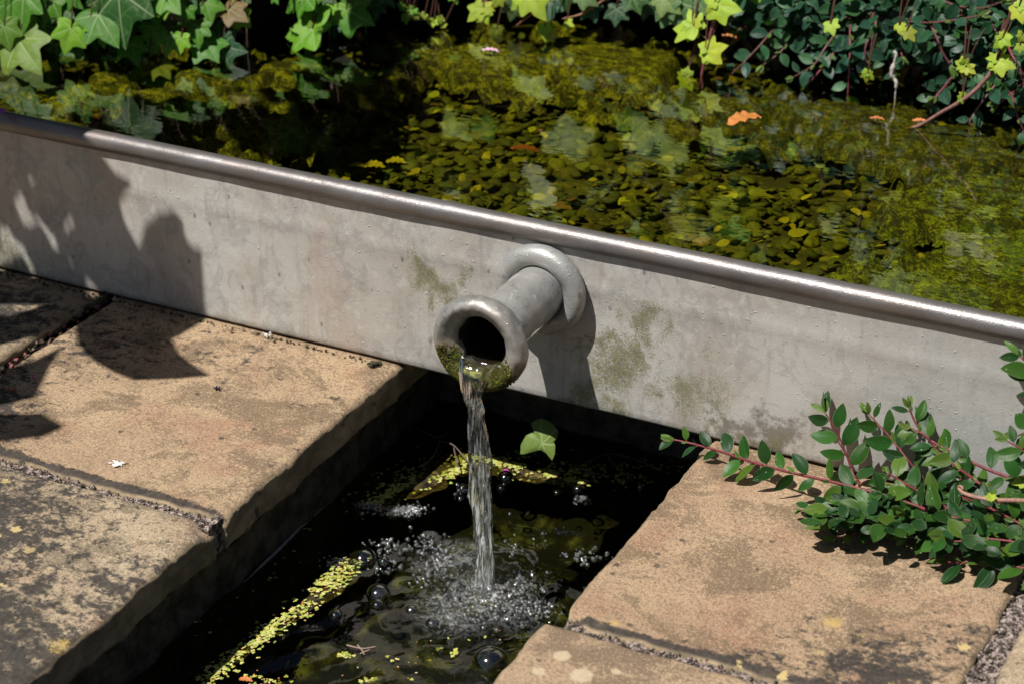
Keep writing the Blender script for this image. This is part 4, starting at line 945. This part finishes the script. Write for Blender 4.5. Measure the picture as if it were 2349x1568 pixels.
along([(840, 1155), (960, 1100), (1040, 1060), (1090, 1050), (1180, 1068), (1260, 1085), (1340, 1108)], 800, [10, 14, 16, 12, 9, 8, 6], .22)
along([(1000, 1095), (1070, 1075)], 160, 16, .35)
along([(470, 1560), (560, 1490), (650, 1425), (720, 1370), (790, 1315)], 620, [20, 18, 15, 24, 22], .26)
along([(700, 1400), (780, 1310), (820, 1290)], 260, 16, .55)
along([(560, 1566), (640, 1566)], 60, 20, .5)
along([(1040, 1500), (1045, 1510)], 40, 9, .05); along([(785, 1505), (795, 1500)], 16, 6, .05); along([(832, 1565), (860, 1560)], 14, 6, .1); along([(1160, 1560), (1170, 1556)], 12, 6, .1)
along([(300, 1500), (600, 1300), (900, 1000)], 130, 60, .3, .0012); along([(1150, 1060), (1500, 1100)], 260, [30, 25], .1, .0012); along([(850, 1150), (1050, 1030)], 220, 28, .15, .0012); along([(1200, 1100), (1600, 1060)], 160, 22, .05, .0012)
along([(800, 1540), (1150, 1450)], 40, 40, .5, .0012)
tag(DK.build('duckweed', m_duck), 'pale green duckweed drifting in sunlit bands on the dark rill', 'duckweed', kind='stuff')
tag(SEED.build('floating_seeds', m_duck), 'orange seeds and husks floating among the duckweed', 'seeds', kind='stuff')
# matted scum under the duckweed bands
m_scum = algae_mat('scum', (.03, .022, .006), (.17, .12, .025))
for pts, wd, lb in (([(850, 1160), (940, 1120), (1010, 1080), (1090, 1062), (1180, 1078), (1260, 1094), (1330, 1112)], [.006, .012, .017, .015, .013, .010, .005], 'curved raft of green scum behind the falling water'),
                ([(455, 1575), (560, 1495), (650, 1430), (720, 1375), (780, 1325), (820, 1300)], [.003, .005, .004, .008, .010, .006], 'slanting strip of green scum along the left side of the rill')):
    cs = smooth_path([atz(x, y, ZR) for x, y in pts], 8); ww = np.interp(np.linspace(0, len(wd)-1, len(cs)), range(len(wd)), wd); vs = []
    for i, c0 in enumerate(cs):
        t = cs[min(i+1, len(cs)-1)]-cs[max(i-1, 0)]; t /= np.linalg.norm(t); s_ = np.cross(t, (0, 0, 1))
        for j in range(13):
            u = j/6-1; e_ = 1+1.1*nz((c0[0]*1, c0[1], u*.4), 45); h_ = .0014*(1-u*u)-.0013+nz((c0[0]+u*.01, c0[1], 0), 240)*.0012
            vs.append(c0+s_*u*ww[i]*e_+np.array((0, 0, h_)))
    a = Acc(); a.add(vs, grid_faces(len(cs), 13)); tag(a.build('scum', m_scum), lb, 'scum', kind='stuff')
# bubbles
def bubble(px, py, rpx, label, sub=3):
    r_ = rpx/FPX*2.05; p = atz(px, py+rpx*.25, ZR); k = IV3[:, 2] >= -.30
    mp = -np.ones(len(IV3), int); mp[k] = np.arange(k.sum()); f = [tuple(mp[list(q)]) for q in IF3 if all(k[list(q)])]
    a = Acc(); v = IV3[k]*r_*np.array([1, 1, .82]); v = v*(1+.02*np.array([[nz(q, 60)] for q in v]))
    a.add(v+np.array([p[0], p[1], rill_z(p[0], p[1])+.001]), f)
    return tag(a.build('bubble', m_bubble, origin=(p[0], p[1], ZR)), label, 'bubble', 'large bubbles floating on the rill')
BL = [(833, 1277, 30, 'large clear bubble beside the foamy end of the left duckweed strip'), (868, 1357, 26, 'wide bubble below the large one at the left of the splash'), (866, 1386, 16, 'small bubble tucked against the front of a wide bubble, left of the splash'),
 (944, 1397, 14, 'lone bubble between the left bubbles and the splash'), (1125, 1512, 38, 'biggest bubble, touching the right slab at the bottom of the rill'), (992, 1428, 15, 'bubble with trailing foam just left and front of the splash'),
 (770, 1407, 15, 'small bubble at the lower side of the left duckweed strip'), (1160, 1092, 20, 'bubble against the duckweed raft right behind the falling water'), (1062, 1120, 14, 'bubble against the duckweed raft just left of the falling water'),
 (1150, 1120, 11, 'small bubble right of the stream in front of the raft bubble'), (1326, 1120, 15, 'bubble at the right end of the duckweed raft'), (1278, 1128, 9, 'tiny bubble left of the raft end bubble'), (880, 1285, 13, 'small bubble right of the large bubble'),
 (1170, 1178, 9, 'tiny bubble right of the stream above the splash'), (1160, 1240, 9, 'tiny bubble just right of the stream near the splash'), (1070, 1460, 9, 'dim bubble in front of the splash'), (1110, 1440, 10, 'twin bubble directly in front of the splash'),
 (1470, 1115, 10, 'bubble beside the right slab near the wall shadow'), (905, 1180, 8, 'bubble at the front of the white foam patch'), (830, 1178, 7, 'bubble at the left end of the white foam patch')]
for b in BL: bubble(*b)
FO = Acc()
def foam(cx, cy, sx, sy, n, r0=.0008, r1=.0027, z=0.0, arc=None):
    n = int(n*(.42 if n < 250 else .8 if r1 < .0015 else .33))
    for _ in range(n):
        px, py = cx+random.gauss(0, sx), cy+random.gauss(0, sy); p = atz(px, py, ZR)
        if not(-.177 < p[0] < .198): continue
        r_ = r0+(r1-r0)*random.random()**2.2; FO.add(IV2*r_+np.array([p[0], p[1], rill_z(p[0], p[1])+r_*.3+z*random.random()]), IF2)
foam(1122, 1352, 18, 8, 400, .0006, .0020, .003); foam(1125, 1368, 44, 20, 230, .0008, .0030, .0005); foam(1190, 1340, 30, 22, 220); foam(1040, 1370, 30, 16, 170); foam(1210, 1390, 34, 10, 200); foam(1240, 1405, 26, 7, 160)
foam(1020, 1265, 34, 16, 170); foam(970, 1240, 16, 12, 90); foam(1040, 1290, 28, 8, 90); foam(985, 1320, 26, 12, 140); foam(1000, 1300, 30, 8, 60); foam(1290, 1222, 20, 5, 70); foam(1340, 1275, 22, 10, 120); foam(890, 1250, 22, 10, 130); foam(880, 1300, 14, 10, 50)
foam(920, 1168, 28, 7, 700, .0004, .0013); foam(850, 1160, 18, 4, 260, .0004, .0012); foam(790, 1290, 20, 7, 320, .0004, .0012); foam(1340, 1145, 10, 6, 60, .001, .0024); foam(1075, 1125, 14, 7, 60, .001, .0024); foam(1180, 1265, 16, 14, 50); foam(1240, 1250, 10, 6, 30)
foam(1180, 1430, 60, 14, 90); foam(1060, 1410, 30, 14, 110); foam(1010, 1430, 16, 6, 50)
tag(FO.build('foam', m_foam), 'small foam bubbles and churned water around the falling stream', 'foam', kind='stuff')
# droplets thrown up
for k, (px, py, z) in enumerate(()): pass

# ivy leaf and twigs in the shade under the wall
L = Acc(); out = [((850+x*.2554)/1.0643, (1000+y*.2554)/1.0643) for x, y in [(1745, 130), (1790, 95), (1850, 80), (1930, 110), (1975, 150), (2010, 200), (2000, 260), (1965, 300), (1980, 340), (1975, 420), (1950, 480), (1900, 420), (1840, 380), (1760, 400), (1690, 420), (1645, 420), (1650, 330), (1700, 240), (1760, 215), (1780, 230)]]
nl = np.array([0.1, -.85, .5]); nl /= np.linalg.norm(nl); c0 = aty(1245, 1015, .022); P3 = [at(x, y, nl, float(nl@c0)) for x, y in out]; cc = c0+nl*.002
P3 = P3+[cc+(q-cc)*.55+nl*.0012 for q in P3]+[cc]; n0 = len(out)
L.add(P3, [(i, (i+1) % n0, (i+1) % n0+n0, i+n0) for i in range(n0)]+[(i+n0, (i+1) % n0+n0, 2*n0) for i in range(n0)], [(.5+(q-cc)[0]*12, .5+(q-cc)[2]*12) for q in P3], np.tile(np.array([.17, .25, .05, 1.0]), (len(P3), 1)))
tag(L.build('ivy_leaf', m_ivy), 'pale green spotted ivy leaf standing half sunk in the rill under the wall', 'leaf')
S = Acc()
for q in ([(1340, 1060), (1400, 1040), (1470, 1058), (1520, 1080)], [(1390, 1042), (1420, 1075), (1450, 1100)], [(1360, 1050), (1350, 1080), (1400, 1090)], [(1470, 1058), (1490, 1030), (1500, 1010)]):
    tube(S, smooth_path([atz(x, y, ZR+.004+random.random()*.004) for x, y in q], 5), .0006, 6, (.16, .12, .11), jit=.3)
tag(S.build('twigs', m_tint), 'thin grey twigs tangled in the shade under the wall right of the stream', 'twigs')
S = Acc()
for q in ([(980, 990), (1010, 1010), (1040, 1020), (1075, 1060)], [(950, 980), (1000, 1000), (1030, 990)], [(1010, 1010), (990, 1050), (960, 1070)], [(1040, 1020), (1050, 1070)]):
    tube(S, smooth_path([atz(x, y, ZR+.006+random.random()*.006) for x, y in q], 5), .0006, 6, (.16, .12, .11), jit=.3)
tag(S.build('twigs', m_tint), 'thin dark twigs in the shade left of the falling water', 'twigs')
S = Acc()
for q in ([(795, 1478), (830, 1486), (862, 1482)], [(820, 1478), (832, 1492), (835, 1500)], [(850, 1488), (826, 1498)]): tube(S, smooth_path([atz(x, y, ZR+.002) for x, y in q], 5), .0006, 6, (.35, .25, .2))
tag(S.build('twigs', m_tint), 'tiny twig cross floating at the bottom of the rill left of the biggest bubble', 'twigs')
# scum line on the water along the left wall
a = Acc(); cs = [atz(x, y, ZR+.0012) for x, y in ((742, 1160), (690, 1208), (640, 1258), (600, 1296), (560, 1335))]
tube(a, smooth_path(cs, 8), np.interp(np.linspace(0, 1, 33), [0, .6, 1], [.0012, .0016, .0003]), 6, (.30, .31, .33), jit=.8); tag(a.build('froth_line', m_tint), 'thin grey line of froth along the left wall of the rill', 'froth')

# ------------------------------------------------------------------ floating leaves and petals on the pond
def dry_leaf(name, pts, z, col, label, cat, wfrac=.3, curl=.3):
    p0, p1 = atz(*pts[0], z), atz(*pts[1], z); L = Acc(); d = p1-p0; Ln = np.linalg.norm(d)
    D, s_, n_ = frame(d, (0, 0, 1)); vs = []; uv = []
    for i in range(19):
        t = i/18; w = wfrac*(math.sin(math.pi*t**.8)**.6 if 0 < t < 1 else 0)
        for j in range(9):
            u = j/4-1; zz_ = curl*(u*u)*w*.6+.03*math.sin(t*26)*abs(u)+.10*math.sin(3*t)
            vs.append(p0+(D*t+s_*u*w*(1+.12*math.sin(t*40))+n_*zz_)*Ln); uv.append((.5+u*.4, t))
    L.add(vs, grid_faces(19, 9), uv, np.tile(np.array([*col, 1.0]), (len(vs), 1))); return tag(L.build(name, m_tint), label, cat)
dry_leaf('dead_leaf', ((1745, 268), (1668, 290)), ZP+.002, (.50, .19, .045), 'large curled orange dead leaf floating on the pond in front of the shrub', 'leaf', .24)
dry_leaf('dead_leaf', ((1994, 272), (2030, 276)), ZP+.001, (.5, .17, .06), 'small orange leaf on algae to the right of the large curled leaf', 'leaf', .2)
dry_leaf('dead_leaf', ((2092, 278), (2128, 280)), ZP+.001, (.58, .2, .08), 'small reddish leaf near the bare brown ivy stem', 'leaf', .25)
dry_leaf('dead_leaf', ((1654, 82), (1694, 90)), ZP+.001, (.5, .2, .06), 'narrow orange leaf by the lime ivy runner', 'leaf', .14)
dry_leaf('dead_leaf', ((1168, 342), (1238, 350)), ZP-.010, (.22, .055, .012), 'brown leaf sunk among the pebbles in the pond centre', 'leaf', .2)
dry_leaf('dead_leaf', ((765, 140), (802, 148)), ZP+.001, (.34, .30, .16), 'beige heart shaped leaf on the shaded pond at left', 'leaf', .5)
dry_leaf('petal', ((1104, 116), (1146, 120)), ZP+.001, (.75, .45, .62), 'pale pink petal floating at the top centre of the pond', 'petal', .18)
dry_leaf('petal', ((0, 262), (10, 250)), .176, (.5, .08, .45), 'purple petal on the rim at the left edge', 'petal', .3)
dry_leaf('petal', ((1152, 1082), (1170, 1080)), ZR+.004, (.62, .08, .50), 'bright magenta petal on the duckweed raft beside the falling water', 'petal', .4)
dry_leaf('dead_leaf', ((548, 1556), (580, 1562)), ZR+.002, (.55, .2, .06), 'orange leaf scrap at the bottom of the left duckweed strip', 'leaf', .25)
for (x, y, w) in ((858, 382, 26), (908, 372, 24), (935, 458, 22), (820, 380, 16)):
    dry_leaf('sunken_leaf', ((x-w, y), (x+w, y+3)), .122, (.40, .34, .02), {858: 'second yellow sunken leaf of the row behind the rim', 908: 'yellow sunken leaf right of the pair behind the rim', 935: 'yellow sunken leaf closest to the rim', 820: 'leftmost yellow sunken leaf behind the rim'}[x], 'leaf', .35)

# ------------------------------------------------------------------ crumbs on the slab and along the wall
def lump(name, px, py, r_, col, label, n=9, z=0.0, y=None, cat='debris'):
    a = Acc(); c0 = atz(px, py, z) if y is None else aty(px, py, y)
    for _ in range(n): grit(a, c0+np.array([random.gauss(0, r_*.6), random.gauss(0, r_*.5), abs(random.gauss(0, r_*.35))+r_*.25]), r_*random.uniform(.3, .6), col, 2)
    return tag(a.build(name, m_tint, smooth=False), label, cat)
lump('debris', 500, 892, .0022, (.012, .012, .016), 'black crumb at the tip of the leaf shadow on the left slab', 12)
lump('debris', 466, 838, .0032, (.02, .02, .026), 'dark husk lying at the shadow edge on the left slab')if False else None
lump('crumb', 613, 772, .0035, (.62, .60, .55), 'white flake against the foot of the wall on the left slab', 8)
lump('crumb', 577, 746, .0022, (.50, .38, .24), 'tan crumb at the foot of the wall left of the white flake', 6)
lump('crumb', 530, 762, .0026, (.28, .14, .09), 'brown crumb at the foot of the wall near the leaf shadow', 7)
lump('moss_lump', 855, 838, .0045, (.04, .038, .02), 'dark moss lump at the foot of the wall near the slab corner', 16)
lump('moss_lump', 250, 672, .0045, (.016, .018, .010), 'black moss lump at the foot of the wall above the soil joint', 14)
lump('crumb', 262, 690, .004, (.34, .22, .16), 'pinkish crumbs at the head of the soil joint', 9)
lump('petal', 75, 868, .003, (.5, .12, .28), 'faded pink petal scrap in the soil joint', 3, cat='petal')
lump('crumb', 25, 895, .0035, (.40, .13, .06), 'orange leaf scrap in the soil joint at the left edge', 5)
a = Acc()
for _ in range(260):
    x = random.uniform(-.75, -.15); grit(a, np.array([x, -.006-abs(random.gauss(0, .004)), random.uniform(0, .002)]), random.uniform(.0006, .0018), random.choice(((.02, .02, .012), (.05, .05, .02), (.14, .09, .06), (.03, .04, .01))))
for _ in range(120):
    grit(a, np.array([random.uniform(-.484, -.466), random.uniform(-.28, -.01), -.008]), random.uniform(.0008, .003), random.choice(((.02, .02, .012), (.2, .15, .12), (.10, .06, .04), (.3, .1, .1))))
tag(a.build('loose_grit', m_tint, smooth=False), 'fine dirt and grit gathered at the foot of the wall and in the joint', 'grit', kind='stuff')
a = Acc()
for _ in range(40):
    p = atz(265+random.gauss(0, 10), 1062+random.gauss(0, 3), .0012); disc(a, p, random.uniform(.0008, .002), (.75, .75, .75), 6, el=.4)
tag(a.build('bird_dropping', m_duck), 'small white bird dropping on the left slab', 'dropping')
